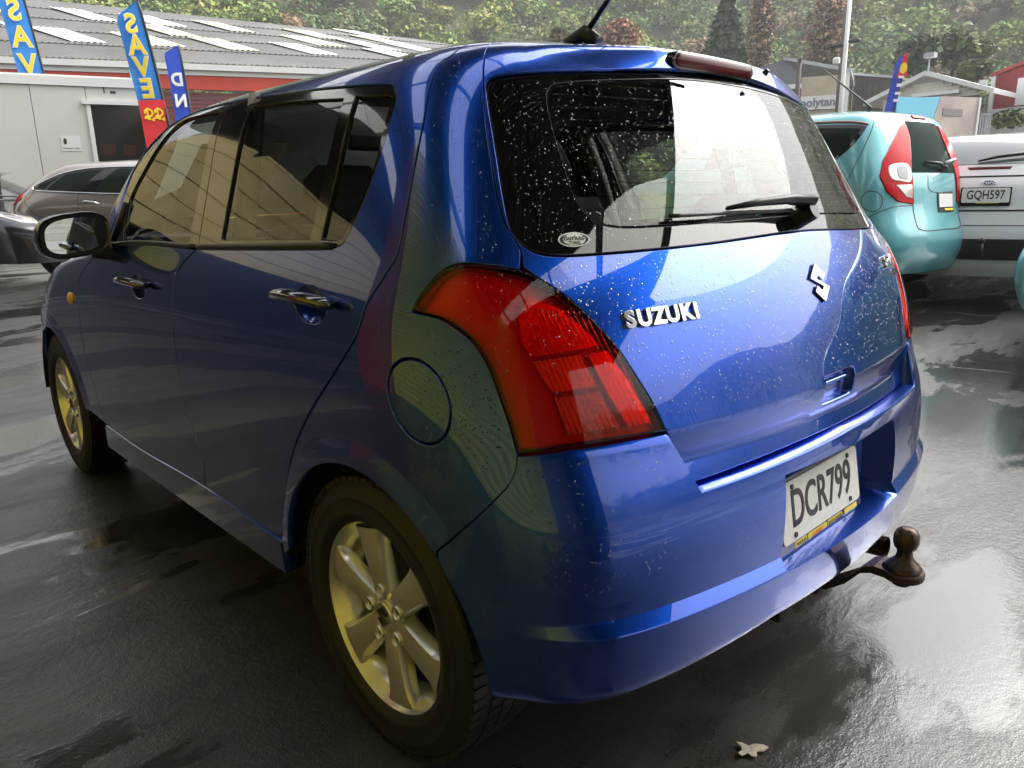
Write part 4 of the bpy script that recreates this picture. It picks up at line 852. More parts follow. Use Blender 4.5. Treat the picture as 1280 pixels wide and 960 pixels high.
# ---- quarter panels (> fuel flap)
FUELC = [(7.76+.60*math.cos(a), 6.92+.745*math.sin(a)) for a in np.linspace(0, 2*math.pi, 28, endpoint=False)]
AR = arch(0, .338, 178, 8); AR2 = arch(0, .338, 200, 100, 50)
ai = [p for p in AR if p[0] > 7.55]
extra_fl = rings(0, (.382, .388, .394, .3985, .404, .36), np.linspace(10, 165, 70))
for sgn in (False, True):
    q = patch(S, 'quarter_panel', [TGSEAM+[(5.55, 9.39)], LAMPTOP, LAMPL[::-1], QB+[ai[0]], ai, [ai[-1], (11.95, 2.0), (11.9, 2.36)], RDGAP[::-1], [(6.2, 14.5), (5.5, 14.5)]], M_PAINT, car, h=.026, disp=flare(0),
              holes=[[FUELC+[FUELC[0]]]] if not sgn else [], extra=extra_fl, mirror=sgn, depth=.022)
    if not sgn: patch(S, 'fuel_flap', [FUELC+[FUELC[0]]], M_PAINT, q, h=.025, gap=.003, rnd=.002)
# ---- rear doors
FRO = [(9.37, 9.72), (9.08, 9.99), (8.37, 11.53), (7.87, 12.96)]
FRT = [(8.0, 13.22), (8.35, 13.34), (10.8, 13.68), (13.23, 13.92), (13.75, 13.96)]
def cup(u0, v0):
    def f(u, v): return -.020*np.clip(1-((u-u0)/.42)**2-((v-v0)/.42)**2, 0, 1)**.7
    return f
cx = lambda u0, v0: [(u0+a, v0+b) for a in np.linspace(-.5, .5, 25) for b in np.linspace(-.5, .5, 25)]
def handle(u0, v0, parent, sgn):
    k = -1 if sgn else 1; mb = MB(); n = 14; pts = [P1(k*(u0+.78-1.5*t), v0+.06*math.sin(math.pi*t), .010+.026*math.sin(math.pi*min(1, max(0, (t-.0)*1.)))**.6) for t in np.linspace(0, 1, n)]
    mb.tube(pts, [.013]+[.0195]*(n-2)+[.014], 12, flat=.62); return mb.build('door_handle', M_CHROMEB, parent, smooth=True)
M_CHROMEB = mat('wet_painted_handle', (.10, .10, .13), .10, metal=.8, coat=1.)
BELTF = [(14.04, 9.40), (11.5, 9.56), (9.75, 9.68), (9.37, 9.72)]
RW = [[(13.08, 9.70), (10.1, 9.86)], [(10.1, 9.86), (9.33, 13.18)], [(9.33, 13.18), (10.9, 13.40), (12.62, 13.56)], [(12.62, 13.56), (13.08, 9.70)]]
QW = [[(9.77, 9.87), (9.36, 9.88), (9.18, 10.0)], [(9.18, 10.0), (8.51, 11.42), (8.06, 12.94)], [(8.06, 12.94), (8.12, 13.04), (9.0, 13.17)], [(9.0, 13.17), (9.77, 9.87)]]
for sgn in (False, True):
    d = patch(S, 'rear_door', [BELTF, FRO, FRT, [(13.75, 13.96), (13.72, 14.5)], [(13.72, 14.5), (10, 14.5), (6.2, 14.5)], RDGAP, [(11.9, 2.36), (13.45, 2.39), (14.99, 2.43)], FRGAP[::-1]], M_PAINT, car, h=.03,
              disp=cup(10.05, 8.36), extra=cx(10.05, 8.36), mirror=sgn, depth=.018)
    fr = [BELTF, FRO, FRT, [(13.75, 13.96), (13.88, 11.5), (14.04, 9.40)]]
    patch(S, 'window_frame', fr, M_GLOSSBLACK, d, h=.05, gap=.001, off=-.003, holes=[RW, QW], mirror=sgn, depth=.012)
    patch(S, 'window', RW, M_GLASS, d, h=.05, gap=.0005, off=-.009, mirror=sgn, depth=.002); patch(S, 'quarter_window', QW, M_GLASS, d, h=.05, gap=.0005, off=-.009, mirror=sgn, depth=.002)
    k = -1 if sgn else 1
    MB().tube([P1(k*u, float(np.interp(u, [9.37, 9.75, 11.5, 14.04], [9.75, 9.71, 9.59, 9.43])), .002) for u in np.linspace(9.45, 14.0, 24)], .0055, 6, flat=1.5).build('belt_moulding', M_BLACK, d, smooth=True)
    handle(10.05, 8.44, d, sgn)
# ---- front doors and pillars
FT = [(13.75, 13.96), (16.0, 14.0), (17.02, 13.78), (18.35, 13.25), (19.1, 11.0), (19.35, 9.36)]
FW = [[(18.15, 9.46), (14.5, 9.52)], [(14.5, 9.52), (14.05, 13.62)], [(14.05, 13.62), (16.0, 13.70), (16.56, 13.4), (17.47, 12.62), (18.22, 11.74), (18.3, 9.9)], [(18.3, 9.9), (18.15, 9.46)]]
for sgn in (False, True):
    d = patch(S, 'front_door', [[(14.04, 9.38), (17, 9.37), (19.35, 9.3)], [(19.35, 9.3), (20.1, 8.91)], FDGAP, [(21.44, 2.2), (18.77, 2.19), (14.99, 2.43)], FRGAP[::-1]], M_PAINT, car, h=.032, disp=cup(17.05, 7.9), extra=cx(17.05, 7.9), mirror=sgn, depth=.018)
    patch(S, 'window_frame', [[(14.04, 9.40), (13.88, 11.5), (13.75, 13.96)], FT, [(19.35, 9.36), (17, 9.40), (14.04, 9.40)]], M_GLOSSBLACK, d, h=.05, gap=.001, off=-.003, holes=[FW], mirror=sgn, depth=.012)
    patch(S, 'window', FW, M_GLASS, d, h=.05, gap=.0005, off=-.009, mirror=sgn, depth=.002)
    k = -1 if sgn else 1
    MB().tube([P1(k*u, 9.43, .002) for u in np.linspace(14.1, 19.0, 20)], .0055, 6, flat=1.5).build('belt_moulding', M_BLACK, d, smooth=True)
    handle(17.05, 7.98, d, sgn)
    patch(S, 'roof_pillar', [FT, [(19.35, 9.36), (20.0, 9.3)], [(20.0, 9.3), (19.8, 11.5), (19.3, 13.4), (18.4, 14.3), (17.4, 14.5)], [(17.4, 14.5), (13.72, 14.5)], [(13.72, 14.5), (13.75, 13.96)]], M_PAINT, car, h=.04, mirror=sgn, depth=.018)
    # front wing with indicator repeater
    FA = arch(2.38, .338, 172, 8, 34)
    ex = rings(2.38, (.388, .394, .3985, .404, .36), np.linspace(15, 172, 50))
    w = patch(S, 'front_wing', [FDGAP, [(21.44, 2.2), FA[0]], FA, [FA[-1], (28.6, 2.2)], [(28.6, 2.2), (28.6, 10.8)], [(28.6, 10.8), (24, 11.6), (20.6, 11.6)], [(20.6, 11.6), (20.0, 9.3)], [(20.0, 9.3), (20.1, 8.91)]], M_PAINT, car, h=.035, disp=flare(2.38), extra=ex, mirror=sgn, depth=.018)
    MB().lathe([(0, .012), (.014, .011), (.024, .004), (.026, -.004)], 18, 'y', tuple(P1(k*22.36, 7.14))).build('indicator_repeater', mat('amber_lens', (.8, .42, .05), .12, coat=1.), w, smooth=True)
    # sill
    patch(S, 'sill', [[(21.44, 2.2), (18.77, 2.19), (14.99, 2.43), (11.9, 2.36)], [(11.9, 2.36), (11.95, 2.0), (12.0, 1.45)], [(12.0, 1.45), (17, 1.3), (21.9, 1.2)], [(21.9, 1.2), (21.44, 2.2)]], M_PAINT, car, h=.04, off=.004, mirror=sgn, depth=.05)
# ---- roof, windscreen, bonnet, nose
def across(us, vs):
    """rows over the roof from left rail to right rail"""
    X = []
    for u in us: X += list(S.P(np.full(len(vs), u), vs))+[p*[1, -1, 1] for p in S.P(np.full(len(vs)-1, u), vs[:-1])[::-1]]
    k = 2*len(vs)-1
    f = [(i*k+j, i*k+j+1, (i+1)*k+j+1, (i+1)*k+j) for i in range(len(us)-1) for j in range(k-1)]
    return X, f
vv = np.linspace(14.5, S.v1, 14)
X, f = across(np.linspace(6.3, 15.3, 40), vv); us2 = np.linspace(-6.3, 6.3, 50); k0 = len(X)
X = list(X)+list(S.P(*[a.ravel() for a in np.meshgrid(us2, vv, indexing='ij')])); nv_ = len(vv)
f += [(k0+i*nv_+j, k0+i*nv_+j+1, k0+(i+1)*nv_+j+1, k0+(i+1)*nv_+j) for i in range(49) for j in range(nv_-1)]
roof = mesh('roof', X, f, M_PAINT, car, smooth=True)
X2, f2 = across(np.linspace(15.35, 21.0, 24), np.linspace(14.2, S.v1, 12)); mesh('windscreen', X2, f2, M_GLASS, car, smooth=True)
X3, f3 = across(np.linspace(21.05, 28.8, 30), np.linspace(11.6, S.v1, 16)); mesh('bonnet', X3, f3, M_PAINT, car, smooth=True)
Lp = S.P(np.full(20, 28.6), np.linspace(2.2, S.v1, 20)); X4 = []
for p in Lp:
    for t in np.linspace(1, -1, 16): X4.append((p[0]+.28*(1-t*t)*(.5+.5*math.sin(min(1, p[2]/.6)*1.5)), p[1]*t, p[2]-.02*(1-t*t)))
mesh('nose', X4, [(i*16+j, i*16+j+1, (i+1)*16+j+1, (i+1)*16+j) for i in range(19) for j in range(15)], M_PAINT, car, smooth=True)
# aerial
ab = P1(3.6, 17.2, 0); MB().tube([ab+Vector((-.02, 0, .02)), ab+Vector((-.12, 0, .11)), ab+Vector((-.36, 0, .33))], [.007, .0045, .003], 8).build('aerial_rod', M_BLACK, car, smooth=True); an = MB().tube([ab+Vector((-.05, 0, -.004)), ab+Vector((-.02, 0, .022)), ab+Vector((.03, 0, .006))], [.02, .018, .016], 10).build('aerial_base', M_BLACK, car, smooth=True)
# ---- rear bumper: rows follow the shelf, the face, the lip and the turned-under bottom
def u_end(v):
    tab = sorted([(b, a) for a, b in AR2 if a < 7.7 and b < 4.2])+[(4.27, 7.66), (4.86, 7.17), (5.33, 6.72), (5.72, 6.33), (6.0, 6.17), (6.23, 6.12), (6.4, 6.1)]
    return float(np.interp(v, [a for a, _ in tab], [b for _, b in tab]))
def v_top(u):
    u = abs(u); return float(np.interp(u, [0, 2.6, 3.46, 3.80, 4.46, 5.28, 5.7, 6.12], [5.33, 5.24, 5.22, 6.26, 6.28, 6.27, 6.23, 6.21]))
def v_bot(u): return float(np.interp(abs(u), [0, 2, 3.4, 4.7, 6.3, 7], [2.32, 2.3, 2.14, 2.05, 1.9, 1.9]))
RL, RR_, RB, RT = 1.92, -1.62, 3.13, 4.98
def b_off(u, v):
    a = abs(u); lip = .018*np.clip((3.36-v)/.22, 0, 1)*np.clip((6.35-a)/1.6, 0, 1)
    d = lip
    if RR_ < u < RL and RB < v < RT:
        side = min((RL-u)/.035, (u-RR_)/.28, 1.); d = d*(1-side)-.062*max(0, side)*np.clip((v-RB)/.05, 0, 1)*np.clip((RT-v)/.06, 0, 1)
    return d
half = sorted(set([round(x, 3) for x in list(np.linspace(0, 3.4, 40))+list(np.linspace(3.42, 3.86, 14))+list(np.linspace(3.9, 6.1, 36))+[1.58, 1.60, 1.62, 1.64, 1.70, 1.80, 1.88, 1.885, 1.90, 1.92, 1.93, 1.34, 1.4, 1.46, 1.5]]))
cols = [-x for x in half[::-1]]+half[1:]
rows = list(np.linspace(0, 1, 12))
vrow = [3.08, 3.125, 3.14, 3.16, 3.18, 3.21, 3.26, 3.295, 3.33, 3.36, 3.40, 3.43, 3.48, 3.56, 3.64, 3.72, 3.9, 4.1, 4.3, 4.5, 4.7, 4.88, 4.93, 4.96, 4.99, 5.04, 5.1]
UB = []; 
def bp(s_, v, o=0.):
    vt = v_top(s_)
    uu = s_ if abs(s_) < 5.2 else math.copysign(5.2+(abs(s_)-5.2)/(6.1-5.2)*(u_end(v)-5.2), s_)
    a, b = np.array([uu]), np.array([v]); fl_ = flare(0)(np.abs(a), b)[0] if abs(uu) > 5.5 else 0.; return S.P(a, b)[0]+S.N(a, b)[0]*(b_off(uu, v)+o+fl_)
X = []; nr = 0
for s_ in cols:
    colv = []
    vb = v_bot(s_); vt = v_top(s_)
    p = bp(s_, vb); n_ = S.N(np.array([s_]), np.array([vb]))[0]
    colv.append(p-n_*.05+np.array([0, 0, .02])); colv.append(p-n_*.012+np.array([0, 0, -.006])); colv.append(p-n_*.003+np.array([0, 0, -.004]))
    for v in np.linspace(vb, 3.0, 8): colv.append(bp(s_, v))
    for v in vrow: colv.append(bp(s_, v))
    for t in np.linspace(.1, 1, 9): colv.append(bp(s_, 5.1+(vt-.045-5.1)*t))
    top = bp(s_, vt-.02); nt_ = S.N(np.array([s_]), np.array([vt]))[0]; colv.append(top-nt_*.001); colv.append(bp(s_, vt)-nt_*.005)
    colv.append(bp(s_, vt)-nt_*.03+np.array([0, 0, .004])); colv.append(bp(s_, vt)-nt_*.085+np.array([0, 0, .022]))
    nr = len(colv); X += colv
f = [(i*nr+j, i*nr+j+1, (i+1)*nr+j+1, (i+1)*nr+j) for i in range(len(cols)-1) for j in range(nr-1)]
bum = mesh('rear_bumper', X, f, M_PAINT, car, smooth=True, sharp=38)
# ---- number plate in its holder
pc = Vector((-.554, .066, .513)); pn = Vector((-.985, 0, .17)).normalized(); PF = frame(pc+pn*.004, (0, -1, 0), pn.cross(Vector((0, -1, 0))))
def slab(w, h, z0, z1, r=.012, cx_=0., cy_=0.):
    P = []
    for (sx, sy, a0) in ((1, 1, 0), (-1, 1, 90), (-1, -1, 180), (1, -1, 270)):
        for k in range(5): a = R(a0+90*k/4); P.append((cx_+sx*(w/2-r)+r*math.cos(a), cy_+sy*(h/2-r)+r*math.sin(a)))
    return P, z0, z1
def plate(parent, F, chars, m_face, w=.36, h=.125, trade=True, tsize=.100, tsx=.72):
    P_, a, b = slab(w, h, 0, .003); to = lambda x, y, z: tuple(F @ Vector((x, y, z)))
    o = MB().prism(P_, a, b, to).build('number_plate', m_face, parent)
    P_, a, b = slab(w+.022, h+.036, -.006, -.0005, .012, 0, -.011); MB().prism(P_, a, b, to).build('plate_surround', M_GLOSSBLACK, o)
    text('plate_lettering', chars, tsize, F @ Matrix.Translation((0, 0, .0035)), M_INK, o, .0006, sx=tsx, bold=.0015)
    return o
np_ = plate(car, PF, 'DCR799', M_PLATE, tsize=.108, tsx=.735)
for (tx, wd, col_, bx) in (('TRADE-IN', .052, M_INK, -.105), ('CLEARANCE', .088, mat('orange_print', (.75, .16, .01), .5), -.03), ('AUTO CENTRE', .072, M_INK, .055), ('', .065, M_INK, .135)):
    P_, a, b = slab(wd, .013, -.0004, .0004, .003, bx, -.0745); MB().prism(P_, a, b, lambda x, y, z: tuple(PF @ Vector((x, y, z)))).build('dealer_strip', M_YEL, np_)
    if tx: text('dealer_lettering', tx, .0105, PF @ Matrix.Translation((bx, -.0745, .0008)), col_, np_, .0002, sx=.95)
for bx in (-.13, .13):
    for by in (.05, -.05):
        P_, a, b = slab(.011, .011, .003, .0055, .005, bx, by); MB().prism(P_, a, b, lambda x, y, z: tuple(PF @ Vector((x, y, z)))).build('plate_screw', M_INK, np_)
# ---- tow bar
tb = MB()
tb.span((-.47, -.50, .285), (-.41, .50, .335), .006); tb.box((-.52, .17, .275), (.05, .035, .06), bev=.004); tb.box((-.51, 0, .285), (.10, .09, .05), bev=.004)
tow = tb.build('tow_bar', M_UNDER, car)
mb = MB(); tng = [(-.50, .275), (-.575, .285), (-.615, .315), (-.645, .352), (-.665, .360), (-.725, .360)]
V = []; F_ = []
for x, z in tng:
    for yy in (-.032, .032):
        for dz in (-.009, .009): V.append((x-dz*.3, yy, z+dz))
for i in range(len(tng)-1):
    a = i*4; F_ += [(a, a+1, a+5, a+4), (a+2, a+6, a+7, a+3), (a+1, a+3, a+7, a+5), (a, a+4, a+6, a+2)]
F_ += [(0, 2, 3, 1), (20, 21, 23, 22)]
mb.add(V, F_); mb.lathe([(0, .351), (.040, .351), (.042, .354), (.042, .366), (.040, .369), (0, .369)], 28, 'z', (-.715, 0, 0)); mb.build('tow_tongue', M_STEEL, tow)
MB().lathe([(0, .335), (.018, .335), (.020, .34), (.020, .351), (.036, .369), (.036, .374), (.030, .382), (.019, .392), (.0155, .402), (.0155, .412), (.0215, .4185), (.0246, .428), (.0250, .437), (.0243, .446), (.0205, .4545), (.013, .4605), (.009, .462), (0, .462)], 30, 'z', (-.715, 0, 0)).build('tow_ball', M_BALL, tow, smooth=True, sharp=40)
MB().tube([(-.3, -.24, .27), (-.50, -.24, .285), (-.60, -.24, .292)], [.022, .024, .026], 18, caps=False).tube([(-.60, -.24, .292), (-.45, -.24, .283)], [.023, .023], 18, caps=False).build('exhaust_tip', M_STEEL, car, smooth=True)
# ---- wheels
def wheel(loc, sgn):
    w = empty('wheel', loc, 0, car); k = sgn
    to = .088
    tp = [(.150, -.085), (.205, -.093), (.218, -.096), (.245, -.1), (.272, -.097), (.290, -.088), (.298, -.074), (.3015, -.05), (.3025, 0), (.3015, .05), (.298, .072), (.290, .086), (.272, .095), (.262, .0955), (.258, .0985), (.252, .097), (.232, .096), (.226, .0985), (.221, .096), (.208, .092), (.203, .083)]
    ty = MB().lathe([(r_, a*k) for r_, a in tp], 96).build('tyre', M_RUBBER, w, smooth=True, sharp=50)
    mb = MB()
    for i in range(72):     # tread blocks along both shoulders and the centre
        for yy, dx in ((.070, 0), (.032, .5), (-.0, .25), (-.032, .75), (-.070, .5)):
            a = 2*math.pi*(i+dx)/72; q = Matrix.Rotation(-a, 3, 'Y'); c_ = q @ Vector((.3005 if abs(yy) < .06 else .2955, yy, 0))
            mb.box(c_, (.010, .028 if abs(yy) < .06 else .034, .021), q)
    mb.build('tread', M_RUBBER, w)
    rp = [(.165, .02), (.176, .050), (.186, .066), (.196, .074), (.199, .080), (.2035, .084), (.2065, .083), (.2065, .074), (.200, .06), (.196, .0), (.196, -.08)]
    rm = MB().lathe([(r_, a*k) for r_, a in rp], 96).build('rim', M_ALLOY, w, smooth=True, sharp=50)
    MB().lathe([(0, -.03*k), (.14, -.03*k), (.166, .018*k), (.1665, .021*k)], 48).build('wheel_back', M_UNDER, w, smooth=True)
    MB().lathe([(.045, .0*k), (.048, .012*k), (.118, .012*k), (.120, .004*k), (.120, -.004*k)], 40).build('brake_disc', M_ALLOYDARK, w, smooth=True, sharp=40)
    for i in range(6):
        a = 2*math.pi*(i+.28)/6; ca, sa = math.cos(a), math.sin(a); V = []; prof = []
        n = 9
        for t in np.linspace(0, 1, n):
            r_ = .030+t*.160; w2 = .0235+.0125*t**1.3+.012*max(0, t-.86)/.14; y0 = .070+.012*math.sin(math.pi*t*.5)-.004*t; d = .034-.008*t
            # cross-section: base, side chamfers, flat face with a faint crown
            for (q, dy) in ((-1.22, -d), (-1.12, -.010), (-.93, -.0015), (-.5, .0004), (0, .0012), (.5, .0004), (.93, -.0015), (1.12, -.010), (1.22, -d)):
                x, z = r_, q*w2; V.append((x*ca-z*sa, (y0+dy)*k, x*sa+z*ca))
        F_ = [(j*9+i_, j*9+i_+1, (j+1)*9+i_+1, (j+1)*9+i_) for j in range(n-1) for i_ in range(8)]
        mesh('spoke', V, F_, M_ALLOY, w, smooth=True, sharp=32)
    MB().lathe([(.060, .030*k), (.058, .066*k), (.052, .0705*k), (.036, .0705*k), (.034, .072*k)], 40).build('hub', M_ALLOY, w, smooth=True, sharp=40)
    cap = MB().lathe([(.034, .070*k), (.033, .076*k), (.029, .0785*k), (.026, .0775*k), (0, .079*k)], 32).build('centre_cap', M_ALLOY, w, smooth=True, sharp=40)
    FC = frame((0, .0795*k, 0), (-k, 0, 0), (0, 0, 1))
    MB().prism([(a*.5, b*.5) for a, b in Sp], 0, .0012, lambda a, b, w_: tuple(FC @ Vector((a, b, w_)))).build('cap_emblem', M_ALLOYDARK, w)
    for i in range(5):
        a = 2*math.pi*(i+.1)/5; cxx, cz = .0545*math.cos(a), .0545*math.sin(a)
        MB().lathe([(.0165, .068*k), (.0155, .0775*k), (.0135, .0785*k), (.0120, .077*k), (.0115, .060*k)], 18, 'y', (cxx, 0, cz)).build('nut_well', M_ALLOY, w, smooth=True)
        MB().lathe([(.0090, .060*k), (.0090, .070*k), (.006, .073*k), (0, .073*k)], 6, 'y', (cxx, 0, cz)).build('wheel_nut', M_ALLOYDARK, w)
    return w
for x0 in (0, 2.38):
    for sg in (1, -1): wheel((x0, .742*sg, .3025), sg)
# wheel-arch liners and floor
for x0 in (0, 2.38):
    for sg in (1, -1):
        MB().half(x0, sg).build('arch_liner', M_UNDER, car, smooth=True)
fl = MB(); fl.span((.36, -.76, .19), (2.02, .76, .24)); fl.span((-.46, -.58, .26), (2.9, .58, .30)); fl.span((-.44, -.70, .30), (-.36, .70, .62)); fl.build('underbody', M_UNDER, car)
# ---- door mirrors
for sg in (1, -1):
    c = Vector((1.475, .935*sg, 1.045)); V = []; n = 22
    for (dx, s1, s2) in ((-.052, .93, .93), (-.058, 1, 1), (-.045, 1.03, 1.03), (0, 1.0, 1.02), (.04, .86, .88), (.068, .60, .62), (.080, .2, .2)):
        for j in range(n):
            q = 2*math.pi*j/n; ex = 2/2.9; cy = abs(math.cos(q))**ex*math.copysign(1, math.cos(q)); sz = abs(math.sin(q))**ex*math.copysign(1, math.sin(q))
            V.append(c+Vector((dx+.012*cy*sg, .098*s1*cy, .066*s2*sz+.012*cy*s1*(-sg))))
    F_ = [(i*n+j, (i+1)*n+j, (i+1)*n+(j+1) % n, i*n+(j+1) % n) for i in range(6) for j in range(n)]; F_ += [tuple(6*n+j for j in range(n))]
    mr = mesh('door_mirror', V, F_, mat('mirror_black', (.010, .011, .013), .22, coat=.5), car, smooth=True, sharp=40)
    MB().tube([c+Vector((.01, -.06*sg, -.045)), c+Vector((.0, -.11*sg, -.055)), Vector((1.48, .80*sg, .985))], [.034, .030, .042], 12).tube([Vector((1.50, .803*sg, .985)), Vector((1.46, .79*sg, 1.06)), Vector((1.43, .775*sg, 1.14))], [.03, .02, .006], 8).build('mirror_foot', M_BLACK, mr, smooth=True)
    G = []
    for j in range(n):
        q = 2*math.pi*j/n; ex = 2/2.9; cy = abs(math.cos(q))**ex*math.copysign(1, math.cos(q)); sz = abs(math.sin(q))**ex*math.copysign(1, math.sin(q))
        G.append(c+Vector((-.046+.006*cy*sg, .080*cy, .052*sz+.010*cy*(-sg))))
    back = mesh('mirror_recess', [c+Vector((-.049, 0, 0))]+[c+Vector((-.050+.012*math.cos(2*math.pi*j/n)*sg, (g_.y-c.y)*1.17, (g_.z-c.z)*1.18)) for j, g_ in enumerate(G)], [(0, 1+(j+1) % n, 1+j) for j in range(n)], M_BLACK, mr)
    mesh('mirror_glass', [c+Vector((-.0525, 0, 0))]+[g_+Vector((-.0065, 0, 0)) for g_ in G], [(0, 1+(j+1) % n, 1+j) for j in range(n)], mat('mirror', (.8, .84, .84), .02, metal=1.), mr)
# ---- cabin
def cushion(name, c, d, m, parent, rx=0., bev=.05):
    o = MB().box((0, 0, 0), d, bev=bev).build(name, m, parent, smooth=True, sharp=60); o.location = c; o.rotation_euler = (0, rx, 0); return o
for sg in (1, -1):
    st_ = empty('front_seat', (0, 0, 0), 0, car)
    cushion('seat_base', (1.18, .36*sg, .50), (.50, .46, .16), M_SEAT, st_); cushion('backrest', (.90, .36*sg, .78), (.15, .46, .58), M_SEAT, st_, -.22)
    cushion('headrest', (.80, .36*sg, 1.15), (.10, .26, .17), M_SEAT, st_, -.15, .045)
    MB().tube([(.83, .31*sg, 1.03), (.80, .31*sg, 1.14)], .007, 6).tube([(.83, .41*sg, 1.03), (.80, .41*sg, 1.14)], .007, 6).build('headrest_post', M_CHROME, st_)
bs = empty('rear_bench', (0, 0, 0), 0, car)
cushion('seat_base', (.30, 0, .50), (.48, 1.25, .16), M_SEAT, bs)
for sg in (1, -1):
    cushion('backrest', (.03, .33*sg, .78), (.15, .62, .50), M_SEAT, bs, -.25); cushion('headrest', (-.05, .33*sg, 1.07), (.09, .28, .13), M_SEAT, bs, -.2, .04)
cushion('parcel_shelf', (-.17, 0, .98), (.26, 1.16, .02), M_DASH, car, 0, .004)
db = MB(); db.box((1.72, 0, .86), (.40, 1.34, .22), bev=.06); db.box((1.50, .36, .97), (.16, .36, .06), bev=.03); db.build('dashboard', M_DASH, car, smooth=True, sharp=50)
sw = MB(); sw.tube([Vector((1.36+.07*math.sin(a), -.36+.18*math.cos(a), .90+.16*math.sin(a))) for a in np.linspace(0, 2*math.pi, 25)], .014, 8, caps=False); sw.box((1.40, -.36, .90), (.05, .16, .10), bev=.02); sw.build('steering_wheel', M_DASH, car, smooth=True)
rm_ = MB(); rm_.box((1.16, 0, 1.335), (.03, .24, .065), bev=.014); rm_.tube([(1.17, 0, 1.35), (1.20, 0, 1.43)], .008, 6); rm_.build('interior_mirror', M_DASH, car)
X5, f5 = across(np.linspace(6.6, 15.0, 14), np.linspace(14.3, S.v1, 8)); X5 = [np.array(p)-[0, 0, .03] for p in X5]; mesh('headliner', X5, [q[::-1] for q in f5], M_HEAD, car, smooth=True)
for sg in (1, -1): MB().span((-.26, .70*sg-.02, .40), (1.95, .70*sg+.02, .94)).build('side_trim', M_DASH, car)
MB().span((-.36, -.48, .42), (-.33, .48, .93)).build('tailgate_trim', M_DASH, car); MB().span((1.86, -.70, .3), (1.92, .70, .92)).build('bulkhead', M_DASH, car)
for sg in (1, -1):    # inner pillars
    MB().tube([(-.05, .70*sg, .96), (-.02, .66*sg, 1.15), (.10, .60*sg, 1.40)], [.05, .05, .03], 8).build('inner_pillar', M_HEAD, car, smooth=True); MB().tube([(.66, .755*sg, .96), (.70, .69*sg, 1.2), (.74, .63*sg, 1.40)], [.028, .028, .022], 8).build('inner_pillar', M_HEAD, car, smooth=True)
pp = mesh('price_card', [(1.60, .60, 1.08), (1.52, .30, 1.10), (1.27, .27, 1.33), (1.33, .55, 1.32)], [(0, 1, 2, 3)], M_PAPER, car)
# ---- rain drops on paint and glass
M_WATER = glass('rain_water', (.64, .65, .66), .52, 1.33)
def drops(n, ubox, vbox, off, rmin, rmax, poly=None, dfun=None):
    u = rng.uniform(*ubox, n); v = rng.uniform(*vbox, n)
    if poly is not None:
        k = inpoly(u, v, poly); u, v = u[k], v[k]
    n = len(u); o = np.full(n, off)
    if dfun is not None: o = o+dfun(u, v)
    p = S.P(u, v)+S.N(u, v)*(o[:, None]+.00012); nn = S.N(u, v)
    a = np.cross(nn, [0, 0, 1.]); a /= np.linalg.norm(a, axis=1, keepdims=True); b = np.cross(nn, a)*-1
    r_ = (rmin+(rmax-rmin)*rng.random(n)**2.4)*.48; st2 = 1+.35*rng.random(n)
    ring = [(0., 1.0, 0.), (.0, .80, .22), (0., .40, .34)]
    V = []; m_ = 7
    for (_, rad, hh) in ring:
        for j in range(m_):
            q = 2*math.pi*j/m_; wob = 1+.18*rng.standard_normal(n)*.5
            V.append(p+a*(r_*rad*math.cos(q)*wob)[:, None]+b*(r_*st2*rad*math.sin(q)*wob)[:, None]+nn*(r_*hh*.95)[:, None])
    V.append(p+nn*(r_*.38*.95)[:, None])
    V = np.stack(V, 1); K = V.shape[1]
    F = []
    for l in range(2):
        for j in range(m_):
            j2 = (j+1) % m_; F += [(l*m_+j, l*m_+j2, (l+1)*m_+j2), (l*m_+j, (l+1)*m_+j2, (l+1)*m_+j)]
    for j in range(m_): F.append((2*m_+j, 2*m_+(j+1) % m_, 3*m_))
    for j in range(1, m_-1): F.append((0, j+1, j))
    F = np.array(F); return V.reshape(-1, 3), (F[None]+(np.arange(n)*K)[:, None, None]).reshape(-1, 3)
parts = []
tgp = [(-5.3, 9.4), (-3.9, 6.5), (3.9, 6.5), (4.2, 7.5), (5.3, 9.35), (4.6, 9.5), (0, 9.7), (-4.6, 9.5)]
parts.append(drops(4600, (-5, 5.4), (6.5, 9.7), 0, .0009, .0036, tgp, tg_disp))
parts.append(drops(3600, (-5.4, 5.55), (9.75, 13.5), -.004, .0007, .0026, [(5.4, 9.9), (5.5, 13.1), (0, 13.7), (-5.5, 13.1), (-5.4, 9.9), (0, 9.85)]))
parts.append(drops(1000, (6.2, 8.6), (5.0, 8.6), 0, .0009, .0034, [(6.35, 6.3), (7.3, 5.3), (8.3, 6.3), (8.6, 8.4), (7.3, 8.3), (6.7, 7.9), (6.35, 7.2)]))
parts.append(drops(800, (5.9, 8.3), (9.6, 14.0), 0, .0008, .0028, [(5.9, 9.6), (7.9, 9.7), (6.4, 13.8), (5.75, 13.8), (5.95, 11.5)]))
parts.append(drops(900, (8.6, 20), (8.2, 9.3), 0, .0007, .0028))
parts.append(drops(700, (6.5, 16), (13.95, 15.5), 0, .0008, .0030))
parts.append(drops(420, (4.0, 6.1), (3.9, 6.15), 0, .0009, .0034)); parts.append(drops(500, (-4.5, 5.3), (3.6, 5.15), 0, .0006, .0026, [(2.1, 3.6), (5.6, 4.4), (5.4, 5.15), (3.4, 5.0), (2.1, 5.1)]))
parts.append(drops(420, (3.9, 7.5), (6.4, 9.4), .0065, .0007, .0026, [(4.1, 6.5), (5.9, 6.4), (6.3, 7.7), (6.9, 8.5), (7.4, 8.7), (6.8, 9.3), (5.7, 9.3), (4.7, 8.4)]))
